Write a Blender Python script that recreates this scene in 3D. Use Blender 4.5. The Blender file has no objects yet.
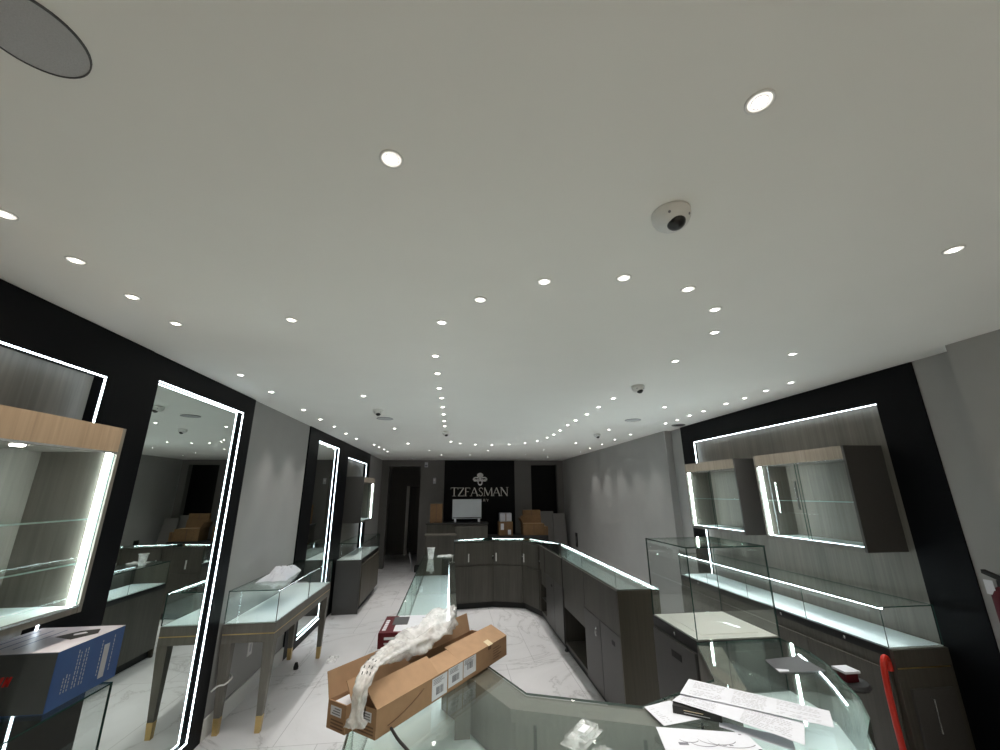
import bpy, bmesh, math, random
from mathutils import Vector, Matrix, noise
random.seed(7)
scn = bpy.context.scene
C = scn.collection

# ---------------------------------------------------------------- camera
def make_camera():
    yaw, pitch, roll = 0.1137, 0.28205, -0.00613
    cy, sy, cp, sp = math.cos(yaw), math.sin(yaw), math.cos(pitch), math.sin(pitch)
    F = Vector((sy*cp, cy*cp, sp)); r = Vector((cy, -sy, 0)); u = r.cross(F)
    cr, sr = math.cos(roll), math.sin(roll)
    r2 = r*cr + u*sr; u2 = -r*sr + u*cr
    cd = bpy.data.cameras.new('camera'); co = bpy.data.objects.new('camera', cd); C.objects.link(co)
    m = Matrix.Identity(4)
    for i in range(3):
        m[i][0] = r2[i]; m[i][1] = u2[i]; m[i][2] = -F[i]; m[i][3] = (0, 0, 1.7)[i]
    co.matrix_world = m
    cd.sensor_width = 36; cd.lens = 405.227/1000*36; cd.clip_start = 0.02; cd.clip_end = 100
    cd.shift_x = 0.0006
    scn.camera = co
make_camera()
# ---------------------------------------------------------------- world, exposure
w = bpy.data.worlds.new('world'); scn.world = w; w.use_nodes = True
w.node_tree.nodes['Background'].inputs[0].default_value = (1.0, 0.86, 0.66, 1)
w.node_tree.nodes['Background'].inputs[1].default_value = 0.95  # warm fill light, enters through the added front pane
scn.view_settings.view_transform = 'Standard'
scn.view_settings.look = 'None'
scn.view_settings.exposure = 0.0
scn.view_settings.gamma = 1.0
scn.view_settings.use_curve_mapping = False
scn.cycles.transparent_max_bounces = 40
scn.cycles.max_bounces = 10
scn.cycles.diffuse_bounces = 5
scn.cycles.glossy_bounces = 5
SPOT_W = 22.0
LED_S = 9.0
H = 2.496       # ceiling height
# ---------------------------------------------------------------- materials
def new_mat(name):
    m = bpy.data.materials.new(name); m.use_nodes = True
    return m, m.node_tree.nodes, m.node_tree.links, m.node_tree.nodes['Principled BSDF']
def flat(name, col, rough=0.6, metal=0.0, bump=0.0, scale=60, spec=0.5, vary=0.06):
    m, n, l, b = new_mat(name)
    b.inputs['Roughness'].default_value = rough; b.inputs['Metallic'].default_value = metal
    b.inputs['Specular IOR Level'].default_value = spec
    tc = n.new('ShaderNodeTexCoord'); ns = n.new('ShaderNodeTexNoise'); ns.inputs['Scale'].default_value = scale
    ns.inputs['Detail'].default_value = 3
    rp = n.new('ShaderNodeValToRGB')
    rp.color_ramp.elements[0].position = 0.3; rp.color_ramp.elements[1].position = 0.7
    rp.color_ramp.elements[0].color = (*[c*(1-vary) for c in col], 1); rp.color_ramp.elements[1].color = (*[min(1, c*(1+vary)) for c in col], 1)
    l.new(tc.outputs['Object'], ns.inputs['Vector']); l.new(ns.outputs['Fac'], rp.inputs['Fac']); l.new(rp.outputs['Color'], b.inputs['Base Color'])
    if bump:
        bp = n.new('ShaderNodeBump'); bp.inputs['Strength'].default_value = bump; bp.inputs['Distance'].default_value = 0.01
        l.new(ns.outputs['Fac'], bp.inputs['Height']); l.new(bp.outputs['Normal'], b.inputs['Normal'])
    return m
def wood(name, dark, light, rough=0.5, sc=1.0):
    m, n, l, b = new_mat(name)
    tc = n.new('ShaderNodeTexCoord'); mp = n.new('ShaderNodeMapping'); mp.inputs['Scale'].default_value = (60*sc, 60*sc, 2.2*sc)
    ns = n.new('ShaderNodeTexNoise'); ns.inputs['Scale'].default_value = 1.0; ns.inputs['Detail'].default_value = 5; ns.inputs['Distortion'].default_value = 0.6
    mp2 = n.new('ShaderNodeMapping'); mp2.inputs['Scale'].default_value = (7*sc, 7*sc, 0.8*sc)
    n2 = n.new('ShaderNodeTexNoise'); n2.inputs['Scale'].default_value = 1.0; n2.inputs['Detail'].default_value = 3
    mx = n.new('ShaderNodeMath'); mx.operation = 'ADD'
    md = n.new('ShaderNodeMath'); md.operation = 'MULTIPLY'; md.inputs[1].default_value = 0.5
    rp = n.new('ShaderNodeValToRGB'); rp.color_ramp.elements[0].position = 0.36; rp.color_ramp.elements[1].position = 0.66
    rp.color_ramp.elements[0].color = (*dark, 1); rp.color_ramp.elements[1].color = (*light, 1)
    l.new(tc.outputs['Object'], mp.inputs['Vector']); l.new(tc.outputs['Object'], mp2.inputs['Vector'])
    l.new(mp.outputs['Vector'], ns.inputs['Vector']); l.new(mp2.outputs['Vector'], n2.inputs['Vector'])
    l.new(ns.outputs['Fac'], mx.inputs[0]); l.new(n2.outputs['Fac'], mx.inputs[1]); l.new(mx.outputs[0], md.inputs[0])
    l.new(md.outputs[0], rp.inputs['Fac']); l.new(rp.outputs['Color'], b.inputs['Base Color'])
    b.inputs['Roughness'].default_value = rough
    return m
def emit(name, col, s):
    m, n, l, b = new_mat(name)
    b.inputs['Base Color'].default_value = (0.8, 0.8, 0.8, 1)
    b.inputs['Emission Color'].default_value = (*col, 1); b.inputs['Emission Strength'].default_value = s
    return m
def glass(name, tint, refl=1.0, ior=1.5):
    m, n, l, b = new_mat(name); n.remove(b)
    out = n['Material Output']
    t = n.new('ShaderNodeBsdfTransparent'); t.inputs[0].default_value = (*tint, 1)
    g = n.new('ShaderNodeBsdfGlossy'); g.inputs['Roughness'].default_value = 0.0; g.inputs['Color'].default_value = (0.95*refl, 1.0*refl, 0.97*refl, 1)
    f = n.new('ShaderNodeFresnel'); ge = n.new('ShaderNodeNewGeometry')
    mr = n.new('ShaderNodeMapRange'); mr.inputs['To Min'].default_value = ior; mr.inputs['To Max'].default_value = 1/ior   # same plain-pane reflectance on both faces
    l.new(ge.outputs['Backfacing'], mr.inputs['Value']); l.new(mr.outputs[0], f.inputs['IOR'])
    x = n.new('ShaderNodeMixShader')
    l.new(f.outputs[0], x.inputs[0]); l.new(t.outputs[0], x.inputs[1]); l.new(g.outputs[0], x.inputs[2]); l.new(x.outputs[0], out.inputs['Surface'])
    return m
def plastic_film(name, tint, opacity):
    m, n, l, b = new_mat(name); out = n['Material Output']
    b.inputs['Base Color'].default_value = (*tint, 1); b.inputs['Roughness'].default_value = 0.25
    t = n.new('ShaderNodeBsdfTransparent'); x = n.new('ShaderNodeMixShader')
    ns = n.new('ShaderNodeTexNoise'); ns.inputs['Scale'].default_value = 25; ns.inputs['Detail'].default_value = 3
    tc = n.new('ShaderNodeTexCoord'); l.new(tc.outputs['Object'], ns.inputs['Vector'])
    mr = n.new('ShaderNodeMapRange'); mr.inputs['From Min'].default_value = 0.3; mr.inputs['From Max'].default_value = 0.7
    mr.inputs['To Min'].default_value = max(0, opacity-0.25); mr.inputs['To Max'].default_value = min(1, opacity+0.2)
    bp = n.new('ShaderNodeBump'); bp.inputs['Strength'].default_value = 0.8; bp.inputs['Distance'].default_value = 0.01
    l.new(ns.outputs['Fac'], bp.inputs['Height']); l.new(bp.outputs['Normal'], b.inputs['Normal'])
    l.new(ns.outputs['Fac'], mr.inputs['Value']); l.new(mr.outputs[0], x.inputs[0]); l.new(t.outputs[0], x.inputs[1]); l.new(b.outputs[0], x.inputs[2]); l.new(x.outputs[0], out.inputs['Surface'])
    return m
def marble():
    m, n, l, b = new_mat('marble_tile')
    tc = n.new('ShaderNodeTexCoord'); 
    ns = n.new('ShaderNodeTexNoise'); ns.inputs['Scale'].default_value = 0.75; ns.inputs['Detail'].default_value = 8; ns.inputs['Roughness'].default_value = 0.62; ns.inputs['Distortion'].default_value = 1.2
    l.new(tc.outputs['Object'], ns.inputs['Vector'])
    sub = n.new('ShaderNodeMath'); sub.operation = 'SUBTRACT'; sub.inputs[1].default_value = 0.5
    ab = n.new('ShaderNodeMath'); ab.operation = 'ABSOLUTE'
    l.new(ns.outputs['Fac'], sub.inputs[0]); l.new(sub.outputs[0], ab.inputs[0])
    rp = n.new('ShaderNodeValToRGB'); e = rp.color_ramp.elements
    e[0].position = 0.0; e[0].color = (0.50, 0.49, 0.50, 1); e[1].position = 0.022; e[1].color = (0.74, 0.73, 0.745, 1)
    e2 = rp.color_ramp.elements.new(0.006); e2.color = (0.68, 0.67, 0.68, 1)
    e3 = rp.color_ramp.elements.new(0.2); e3.color = (0.80, 0.79, 0.81, 1)
    l.new(ab.outputs[0], rp.inputs['Fac'])
    br = n.new('ShaderNodeTexBrick'); br.inputs['Scale'].default_value = 1.0; br.offset = 0.5
    br.inputs['Brick Width'].default_value = 0.6; br.inputs['Row Height'].default_value = 1.2; br.inputs['Mortar Size'].default_value = 0.0025
    br.inputs['Color1'].default_value = (1, 1, 1, 1); br.inputs['Color2'].default_value = (0.96, 0.96, 0.96, 1); br.inputs['Mortar'].default_value = (0.6, 0.6, 0.6, 1)
    l.new(tc.outputs['Object'], br.inputs['Vector'])
    mx = n.new('ShaderNodeMix'); mx.data_type = 'RGBA'; mx.blend_type = 'MULTIPLY'; mx.inputs['Factor'].default_value = 1
    l.new(rp.outputs['Color'], mx.inputs['A']); l.new(br.outputs['Color'], mx.inputs['B']); l.new(mx.outputs['Result'], b.inputs['Base Color'])
    b.inputs['Roughness'].default_value = 0.38
    return m
M = {
 'floor': marble(),
 'ceil': flat('ceiling_paint', (0.88, 0.87, 0.83), 0.9, vary=0.01, scale=3),
 'wall': flat('grey_wall_paint', (0.36, 0.355, 0.345), 0.85, vary=0.02, scale=5),
 'wall_dark': flat('taupe_wall_paint', (0.17, 0.163, 0.155), 0.85, vary=0.02, scale=5),
 'black': flat('black_lacquer', (0.003, 0.0034, 0.0045), 0.45, spec=0.12, vary=0.1, scale=4),
 'blackmetal': flat('black_metal', (0.015, 0.015, 0.016), 0.3, vary=0.05),
 'wood': wood('greige_oak', (0.056, 0.052, 0.043), (0.094, 0.087, 0.073)),
 'woodend': wood('brown_oak', (0.066, 0.058, 0.042), (0.10, 0.088, 0.064)),
 'woodpanel': wood('grey_oak_panel', (0.135, 0.124, 0.106), (0.215, 0.198, 0.172), sc=0.8),
 'woodwarm': wood('warm_oak', (0.26, 0.185, 0.125), (0.42, 0.31, 0.21)),
 'woodval': wood('tan_oak', (0.19, 0.16, 0.125), (0.30, 0.26, 0.21)),
 'woodtable': wood('taupe_oak', (0.13, 0.12, 0.10), (0.19, 0.175, 0.15)),
 'laminate': flat('dark_grey_laminate', (0.066, 0.063, 0.060), 0.45, vary=0.04),
 'gold': flat('brushed_brass', (0.62, 0.45, 0.20), 0.3, 0.9),
 'steel': flat('satin_steel', (0.6, 0.6, 0.6), 0.25, 0.9),
 'chrome': flat('chrome', (0.85, 0.85, 0.85), 0.08, 1.0),
 'deck': flat('white_deck', (0.80, 0.90, 0.90), 0.5, vary=0.01),
 'deckw': flat('ivory_deck', (0.88, 0.88, 0.82), 0.6, vary=0.01),
 'glass': glass('clear_glass', (0.985, 0.993, 0.991)),
 'glasstop': glass('green_tinted_glass', (0.955, 0.978, 0.972), ior=1.5),
 'edge': flat('glass_edge', (0.02, 0.055, 0.045), 0.1, vary=0.1),
 'edgelight': flat('polished_glass_edge', (0.35, 0.48, 0.45), 0.1, vary=0.1),
 'led': emit('led_white', (0.80, 0.93, 1.0), LED_S), 'ledcab': emit('led_cabinet', (0.86, 1.0, 0.98), 38.0),
 'leddim': emit('led_soft', (0.80, 0.93, 1.0), 9.0), 'ledcase': emit('led_case', (0.84, 0.95, 1.0), 30.0),
 'coneglow': emit('reflector_glow', (1.0, 0.93, 0.84), 1.0),  # lamplight on the downlight reflector, put in as emission
 'lens': emit('downlight_lamp', (1.0, 0.95, 0.86), 30.0),
 'lenswarm': emit('downlight_lamp_warm', (1.0, 0.88, 0.68), 30.0),
 'white': flat('white_plastic', (0.75, 0.75, 0.73), 0.4, vary=0.02),
 'emblem': flat('polished_white_emblem', (0.95, 0.95, 0.95), 0.3, vary=0.01),
 'paper': flat('white_paper', (0.70, 0.71, 0.76), 0.8, vary=0.02),
 'ink': flat('grey_ink', (0.20, 0.20, 0.23), 0.8),
 'inkl': flat('light_grey_ink', (0.50, 0.50, 0.53), 0.8),
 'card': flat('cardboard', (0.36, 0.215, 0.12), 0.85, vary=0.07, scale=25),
 'cardbrown': flat('brown_cardboard', (0.20, 0.115, 0.052), 0.85, vary=0.1, scale=25),  # darker brown cardboard for the boxes at the back
 'cardin': flat('cardboard_inside', (0.44, 0.275, 0.16), 0.85, vary=0.06, scale=25),
 'carddark': flat('dark_brown_print', (0.16, 0.09, 0.05), 0.8),
 'cream': flat('cream_stripe', (0.75, 0.62, 0.42), 0.8),
 'black_matte': flat('black_matte', (0.02, 0.02, 0.02), 0.7),
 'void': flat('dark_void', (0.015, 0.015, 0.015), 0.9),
 'grille': flat('grey_grille', (0.48, 0.48, 0.49), 0.8, bump=0.3, scale=400),
 'blue': flat('blue_print', (0.035, 0.09, 0.26), 0.35, vary=0.08, scale=12),
 'navy': flat('navy_grey_print', (0.06, 0.068, 0.075), 0.35, vary=0.15, scale=8),
 'palepink': flat('pale_print', (0.62, 0.60, 0.68), 0.4, vary=0.08, scale=9),
 'red': flat('red_print', (0.55, 0.02, 0.02), 0.4),
 'redhose': flat('red_rubber', (0.62, 0.03, 0.015), 0.4),
 'maroon': flat('maroon_print', (0.10, 0.008, 0.014), 0.45, spec=0.3),
 'darkgrey': flat('dark_grey_sleeve', (0.08, 0.08, 0.085), 0.5),
 'greyfab': flat('grey_fabric', (0.10, 0.10, 0.11), 0.9, bump=0.4, scale=200),
 'bluefab': flat('blue_fabric', (0.03, 0.06, 0.35), 0.8),
 'screen': flat('pale_screen', (0.55, 0.60, 0.64), 0.25, vary=0.03, scale=6),
 'lettering': flat('brushed_silver_letters', (0.62, 0.62, 0.60), 0.35, 0.4),
 'film': plastic_film('clear_wrap', (0.92, 0.92, 0.92), 0.6),
 'filmclear': plastic_film('clear_clamshell', (0.9, 0.93, 0.92), 0.25),
 'doorwood': wood('dark_door_wood', (0.035, 0.028, 0.025), (0.06, 0.05, 0.045)),
}
def mirror_mat():
    m, n, l, b = new_mat('mirror_silver')
    b.inputs['Base Color'].default_value = (0.70, 0.76, 0.73, 1); b.inputs['Metallic'].default_value = 1; b.inputs['Roughness'].default_value = 0.0
    return m
M['mirror'] = mirror_mat()

# ---------------------------------------------------------------- mesh builder
class MB:
    def __init__(s): s.v = []; s.f = []; s.m = []; s.mats = []
    def mi(s, mat):
        if mat not in s.mats: s.mats.append(mat)
        return s.mats.index(mat)
    def add(s, vs, fs, mat):
        k = len(s.v); i = s.mi(mat); s.v += [Vector(v) for v in vs]
        for f in fs: s.f.append([k+a for a in f]); s.m.append(i)
    def box(s, x0, y0, z0, x1, y1, z1, mat):
        if x1 < x0: x0, x1 = x1, x0
        if y1 < y0: y0, y1 = y1, y0
        if z1 < z0: z0, z1 = z1, z0
        s.add([(x0,y0,z0),(x1,y0,z0),(x1,y1,z0),(x0,y1,z0),(x0,y0,z1),(x1,y0,z1),(x1,y1,z1),(x0,y1,z1)],
              [(0,3,2,1),(4,5,6,7),(0,1,5,4),(1,2,6,5),(2,3,7,6),(3,0,4,7)], mat)
    def obox(s, o, a, b, c, mat):      # oriented box: corner and three edge vectors
        o, a, b, c = map(Vector, (o, a, b, c))
        if a.cross(b).dot(c) < 0: a, b = b, a
        s.add([o, o+a, o+a+b, o+b, o+c, o+a+c, o+a+b+c, o+b+c],
              [(0,3,2,1),(4,5,6,7),(0,1,5,4),(1,2,6,5),(2,3,7,6),(3,0,4,7)], mat)
    def prism(s, poly, z0, z1, mat, edge=None):
        n = len(poly)
        A = sum(poly[i][0]*poly[(i+1)%n][1]-poly[(i+1)%n][0]*poly[i][1] for i in range(n))
        if A < 0: poly = poly[::-1]
        vs = [(p[0],p[1],z0) for p in poly]+[(p[0],p[1],z1) for p in poly]
        s.add(vs, [tuple(range(n))[::-1], tuple(range(n, 2*n))], mat)
        s.add(vs, [(i,(i+1)%n,(i+1)%n+n,i+n) for i in range(n)], edge or mat)
    def wall(s, p, q, t, z0, z1, mat, edge=None):   # upright slab from p to q, thickness vector t (2D)
        s.prism([p, q, (q[0]+t[0], q[1]+t[1]), (p[0]+t[0], p[1]+t[1])], z0, z1, mat)
        if edge:
            pass
    def ring(s, c, r0, r1, z0, z1, mat, n=28):
        vs = []
        for z in (z0, z1):
            for r in (r0, r1):
                vs += [(c[0]+r*math.cos(2*math.pi*i/n), c[1]+r*math.sin(2*math.pi*i/n), z) for i in range(n)]
        fs = []
        for i in range(n):
            j = (i+1) % n
            fs += [(i, j, n+j, n+i), (2*n+i, 3*n+i, 3*n+j, 2*n+j), (n+i, n+j, 3*n+j, 3*n+i), (i, 2*n+i, 2*n+j, j)]
        s.add(vs, fs, mat)
    def lathe(s, c, prof, mat, n=28, axis=None):    # prof list of (r, h) along axis from c
        ax = Vector(axis or (0,0,1)).normalized(); t = ax.orthogonal().normalized(); b = ax.cross(t); c = Vector(c)
        vs = [c+ax*h+(t*math.cos(2*math.pi*i/n)+b*math.sin(2*math.pi*i/n))*max(r, 1e-5) for r, h in prof for i in range(n)]
        fs = [(k*n+i, k*n+(i+1)%n, (k+1)*n+(i+1)%n, (k+1)*n+i) for k in range(len(prof)-1) for i in range(n)]
        if prof[0][0] > 1e-4: fs.append(tuple(range(n))[::-1])
        if prof[-1][0] > 1e-4: fs.append(tuple(range((len(prof)-1)*n, len(prof)*n)))
        s.add(vs, fs, mat)
    def tube(s, pts, rad, mat, n=10, wob=0.0, seed=0, flat_=1.0):
        pts = [Vector(p) for p in pts]; vs = []; N = len(pts)
        for k, p in enumerate(pts):
            d = (pts[min(k+1, N-1)]-pts[max(k-1, 0)]).normalized()
            a = d.cross(Vector((0,0,1))); a = a.normalized() if a.length > 1e-3 else Vector((1,0,0)); b = a.cross(d)
            r = rad[k] if isinstance(rad, (list, tuple)) else rad
            for i in range(n):
                t = 2*math.pi*i/n
                q = p+(a*math.cos(t)+b*math.sin(t)*flat_)*r
                if wob: q += (a*math.cos(t)+b*math.sin(t))*r*wob*(noise.noise(Vector((math.cos(t)*2.2, math.sin(t)*2.2, k*0.07+seed)))*1.3+0.35*noise.noise(q*45))
                vs.append(q)
        fs = [(k*n+i, k*n+(i+1)%n, (k+1)*n+(i+1)%n, (k+1)*n+i) for k in range(N-1) for i in range(n)]
        fs += [tuple(range(n))[::-1], tuple(range((N-1)*n, N*n))]
        s.add(vs, fs, mat)
    def build(s, name, parent=None, origin=None, bevel=0, smooth=False, subdiv=0):
        o_ = Vector(parent['_o']) if parent is not None else Vector(origin or (0,0,0))
        me = bpy.data.meshes.new(name); me.from_pydata([v-o_ for v in s.v], [], s.f)
        for mt in s.mats: me.materials.append(M[mt])
        for p, i in zip(me.polygons, s.m): p.material_index = i
        bm = bmesh.new(); bm.from_mesh(me)
        bmesh.ops.remove_doubles(bm, verts=bm.verts, dist=1e-6)
        if bevel: bmesh.ops.bevel(bm, geom=[e for e in bm.edges if len(e.link_faces) == 2 and e.calc_face_angle(0) > 0.6], offset=bevel, segments=2, affect='EDGES', profile=0.6, clamp_overlap=True)
        bmesh.ops.recalc_face_normals(bm, faces=bm.faces)
        bm.to_mesh(me); bm.free()
        if smooth:
            for p in me.polygons: p.use_smooth = True
        o = bpy.data.objects.new(name, me); C.objects.link(o)
        if parent is not None:
            o.parent = parent
        else:
            o.location = o_
        o['_o'] = tuple(o_)
        return o
def thing(name, label, cat, loc, group=None):
    o = bpy.data.objects.new(name, None); C.objects.link(o); o.location = loc; o.empty_display_size = 0.05
    o['_o'] = tuple(loc); o['label'] = label; o['category'] = cat
    if group: o['group'] = group
    return o
def tag(o, label, cat, group=None):
    o['label'] = label; o['category'] = cat
    if group: o['group'] = group
    return o
def struct(o): o['kind'] = 'structure'; return o
def sbox(name, b, mat, parent=None):
    m = MB(); m.box(*b, mat); return struct(m.build(name, parent))
def part(name, parent, b, mat, bevel=0):
    m = MB(); m.box(*b, mat); return m.build(name, parent, bevel=bevel)

# ---------------------------------------------------------------- room shell
YB = 10.61
sbox('floor', (-2.4, -2.5, -0.06, 3.6, 14.5, 0), 'floor')
sbox('ceiling', (-2.4, -2.5, H, 3.6, YB+0.15, H+0.06), 'ceil')
m = MB(); m.box(-2.0, -2.5, 0, -1.85, 14.5, H, 'wall')
m.box(-1.85, 3.71, 0, -1.75, 5.18, H, 'wall'); m.box(-1.85, 9.0, 0, -1.75, YB, H, 'wall')
struct(m.build('wall_left'))
m = MB(); m.box(3.15, -2.5, 0, 3.3, YB, H, 'wall')
m.box(3.15, 5.25, 0, 2.862, YB, H, 'wall')         # far stretch, proud of the niche
m.box(3.15, 4.95, 0, 2.955, 5.25, H, 'wall')
m.box(3.15, 1.89, 0, 2.93, 2.178, H, 'wall')
m.box(3.15, -2.5, 0, 2.795, 1.89, H, 'wall')
struct(m.build('wall_right'))
sbox('baseboard_left', (-1.75, 3.71, 0, -1.735, 5.18, 0.13), 'white')
sbox('baseboard_right', (2.862, 5.25, 0, 2.85, YB, 0.12), 'white')
# rear wall with two openings
m = MB()
m.box(-1.85, YB, 0, -1.58, YB+0.15, H, 'wall_dark'); m.box(-1.58, YB, 2.35, -0.78, YB+0.15, H, 'wall_dark')
m.box(-0.78, YB, 0, 2.02, YB+0.15, H, 'wall_dark'); m.box(2.02, YB, 2.38, 2.70, YB+0.15, H, 'wall_dark')
m.box(2.70, YB, 0, 2.87, YB+0.15, H, 'wall_dark'); m.box(2.02, YB, 0, 2.70, YB+0.15, 1.15, 'wall_dark')
struct(m.build('wall_back'))
m = MB(); m.box(-1.62, YB-0.02, 0, -1.57, YB+0.17, 2.39, 'wall_dark'); m.box(-0.79, YB-0.02, 0, -0.74, YB+0.17, 2.39, 'wall_dark'); m.box(-1.57, YB-0.02, 2.345, -0.79, YB+0.17, 2.39, 'wall_dark')
struct(m.build('trim_1'))
# corridor behind the left opening
m = MB(); m.box(-0.70, YB+0.15, 0, -0.60, 14.5, H, 'wall_dark'); m.box(-2.0, 12.9, 0, -1.28, 13.0, H, 'wall_dark'); m.box(-0.92, 12.9, 0, -0.6, 13.0, H, 'wall_dark')
m.box(-1.28, 12.9, 1.88, -0.92, 13.0, H, 'wall_dark'); m.box(-2.0, YB+0.15, 2.46, -0.6, 14.5, H+0.02, 'wall_dark'); m.box(-2.0, 14.3, 0, -0.6, 14.4, H, 'wall_dark')
struct(m.build('wall_corridor'))
d = struct(thing('door_1', 'dark wooden door standing ajar at the end of the corridor', 'door', (-1.1, 12.85, 0)))
part('door_leaf', d, (-1.22, 12.82, 0.01, -0.80, 12.86, 1.88), 'doorwood'); 
m = MB(); m.box(-1.34, 12.80, 0, -1.26, 12.90, 1.90, 'white'); m.build('door_frame', d)
m = MB(); m.tube([(-0.86, 12.82, 1.0), (-0.86, 12.78, 1.0), (-0.94, 12.78, 1.0)], 0.01, 'steel'); m.build('door_handle', d)
del d['label'], d['category']
# room behind the right opening
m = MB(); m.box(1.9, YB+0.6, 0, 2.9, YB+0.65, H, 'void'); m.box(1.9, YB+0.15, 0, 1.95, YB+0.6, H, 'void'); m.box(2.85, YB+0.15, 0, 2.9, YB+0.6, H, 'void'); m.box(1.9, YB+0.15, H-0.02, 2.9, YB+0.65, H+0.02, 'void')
struct(m.build('wall_recess'))
# shop front behind the photographer: sills, piers and header around a big unseen pane, added for fill light
m = MB(); m.box(-2.0, -2.5, 0, 3.3, -2.4, 0.4, 'wall'); m.box(-2.0, -2.5, 2.2, 3.3, -2.4, H, 'wall'); m.box(-2.0, -2.5, 0.4, -1.7, -2.4, 2.2, 'wall'); m.box(3.0, -2.5, 0.4, 3.3, -2.4, 2.2, 'wall')
struct(m.build('wall_front'))
sbox('fill_window', (-1.7, -2.46, 0.4, 3.0, -2.45, 2.2), 'glass')

# ---------------------------------------------------------------- downlights
POS = [(-0.17, 0.84), (0.63, 0.6), (-1.33, 1.17), (-1.34, 1.42), (-1.35, 1.7), (-1.35, 1.98), (-0.78, 1.88), (0.1, 1.58), (0.34, 1.4), (0.64, 1.34), (0.94, 1.4), (1.17, 1.57), (1.34, 1.83), (1.7, 1.04), (2.03, 2.11), (1.39, 2.31), (-0.07, 1.84), (-1.48, 2.89), (-1.48, 3.39), (-1.48, 4.14), (-1.48, 4.68), (-1.47, 5.2), (-1.48, 5.82), (-1.46, 6.37), (-1.34, 7.16), (-1.32, 7.54), (-1.3, 7.98), (-1.29, 8.37), (-0.77, 3.47), (-0.75, 5.3), (-0.75, 6.95), (-0.46, 8.15), (-0.25, 9.06), (-0.95, 10.06), (-0.12, 2.35), (-0.12, 2.73), (-0.12, 3.14), (-0.11, 3.49), (-0.11, 3.88), (-0.11, 4.26), (-0.11, 4.68), (-0.11, 5.05), (-0.04, 6.66), (0.12, 6.9), (0.38, 7.06), (0.67, 7.1), (0.68, 8.09), (0.37, 9.03), (1.4, 3.37), (1.4, 3.75), (1.41, 4.14), (1.4, 4.52), (1.4, 4.86), (1.42, 5.3), (1.43, 5.7), (1.42, 6.06), (1.35, 6.49), (1.2, 6.77), (0.96, 6.98), (1.57, 8.79), (1.76, 7.88), (2.22, 9.53), (2.06, 6.72), (2.59, 8.15), (2.57, 7.5), (2.58, 6.88), (2.55, 6.22), (2.55, 5.63), (2.06, 5.2), (2.05, 3.7), (2.56, 4.64), (2.58, 4.41), (2.56, 4.12), (2.56, 3.86), (2.56, 3.5), (2.57, 3.26), (2.56, 2.99), (2.56, 2.73)]
GROUPS = {
 'front_left': ([2,3,4,5], 'small glowing ceiling downlight in the short row above the left wall cabinet nearest the camera', 'downlights above the near left cabinet'),
 'left': ([17,18,19,20,21,22,23], 'small glowing ceiling downlight in the long row beside the left wall mirrors', 'downlights beside the left mirrors'),
 'left_far': ([24,25,26,27], 'tiny glowing ceiling downlight in the tight far row past the farther left mirror', 'downlights past the farther left mirror'),
 'front_ring': ([7,8,9,10,11,12,15,16], 'glowing ceiling downlight in the arc over the near end of the island', 'downlights in the arc over the near island'),
 'ring_left': ([34,35,36,37,38,39,40,41], 'small ceiling downlight in the straight centre row over the left run of the island', 'downlights over the left island run'),
 'ring_right': ([48,49,50,51,52,53,54,55], 'small ceiling downlight in the straight row over the right run of the island', 'downlights over the right island run'),
 'ring_back': ([42,43,44,45,56,57,58], 'tiny ceiling downlight in the far arc over the curved end of the island', 'downlights over the curved island end'),
 'right': ([70,71,72,73,74,75,76,77], 'small ceiling downlight in the row in front of the black right wall niche', 'downlights along the right niche'),
 'right_far': ([63,64,65,66,67], 'tiny ceiling downlight in the far row along the bare grey right wall', 'downlights along the far right wall'),
 'aisle_r': ([62,68,69], 'lone ceiling downlight over the right aisle between island and wall rows', 'downlights over the right aisle'),
 'aisle_l': ([28,29,30], 'lone ceiling downlight over the left aisle between the mirror row and centre row', 'downlights over the left aisle'),
 'back': ([31,32,33,46,47,59,60,61], 'tiny ceiling downlight scattered near the back wall with the black sign', 'downlights near the back wall'),
}
SINGLE = {0: 'brass-lit ceiling downlight left of centre, close to the camera with an orange glow', 1: 'largest bright ceiling downlight, upper right near the camera',
          6: 'lone ceiling downlight between the left cabinet row and the near island arc', 13: 'lone ceiling downlight close to the right picture edge', 14: 'lone ceiling downlight just in front of the near right end of the black niche'}
def make_downlight(warm):
    t = thing('downlight', 'x', 'ceiling light', (0, 0, H))
    a = MB(); a.lathe((0,0,H), [(0.0295,0.0),(0.0295,-0.003),(0.027,-0.004),(0.0245,-0.003),(0.0235,-0.0012),(0.0235,0.0)], 'white', n=24); a.build('trim_ring', t, smooth=False)
    b = MB(); b.lathe((0,0,H), [(0.0148,-0.0010),(0.0148,-0.0018),(0.008,-0.0020),(0.0,-0.0022)], 'lenswarm' if warm else 'lens', n=20); b.build('lamp_lens', t)
    b = MB(); b.ring((0,0), 0.0149, 0.0168, H-0.0030, H-0.0010, 'inkl', 24); b.build('inner_ring', t)
    b = MB(); b.ring((0,0), 0.0169, 0.0234, H-0.0018, H-0.0008, 'coneglow', 24); b.build('reflector_glow', t)  # reflector ring glows by itself in place of being lit by the lamp
    ld = bpy.data.lights.new('downlight_beam', 'SPOT'); ld.energy = SPOT_W; ld.spot_size = math.radians(74); ld.spot_blend = 1.0; ld.shadow_soft_size = 0.03
    ld.color = (1.0, 0.90, 0.74) if warm else (1.0, 0.97, 0.92)
    lo = bpy.data.objects.new('downlight_beam', ld); C.objects.link(lo); lo.parent = t; lo.location = (0, 0, -0.012)
    return t
def copy_thing(o):
    c = o.copy(); C.objects.link(c)
    for ch in o.children:
        d = ch.copy(); C.objects.link(d); d.parent = c
        for g in ch.children:
            e = g.copy(); C.objects.link(e); e.parent = d
    return c
WARM = {0, 2, 3, 4, 5, 6}
proto = {}
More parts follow.
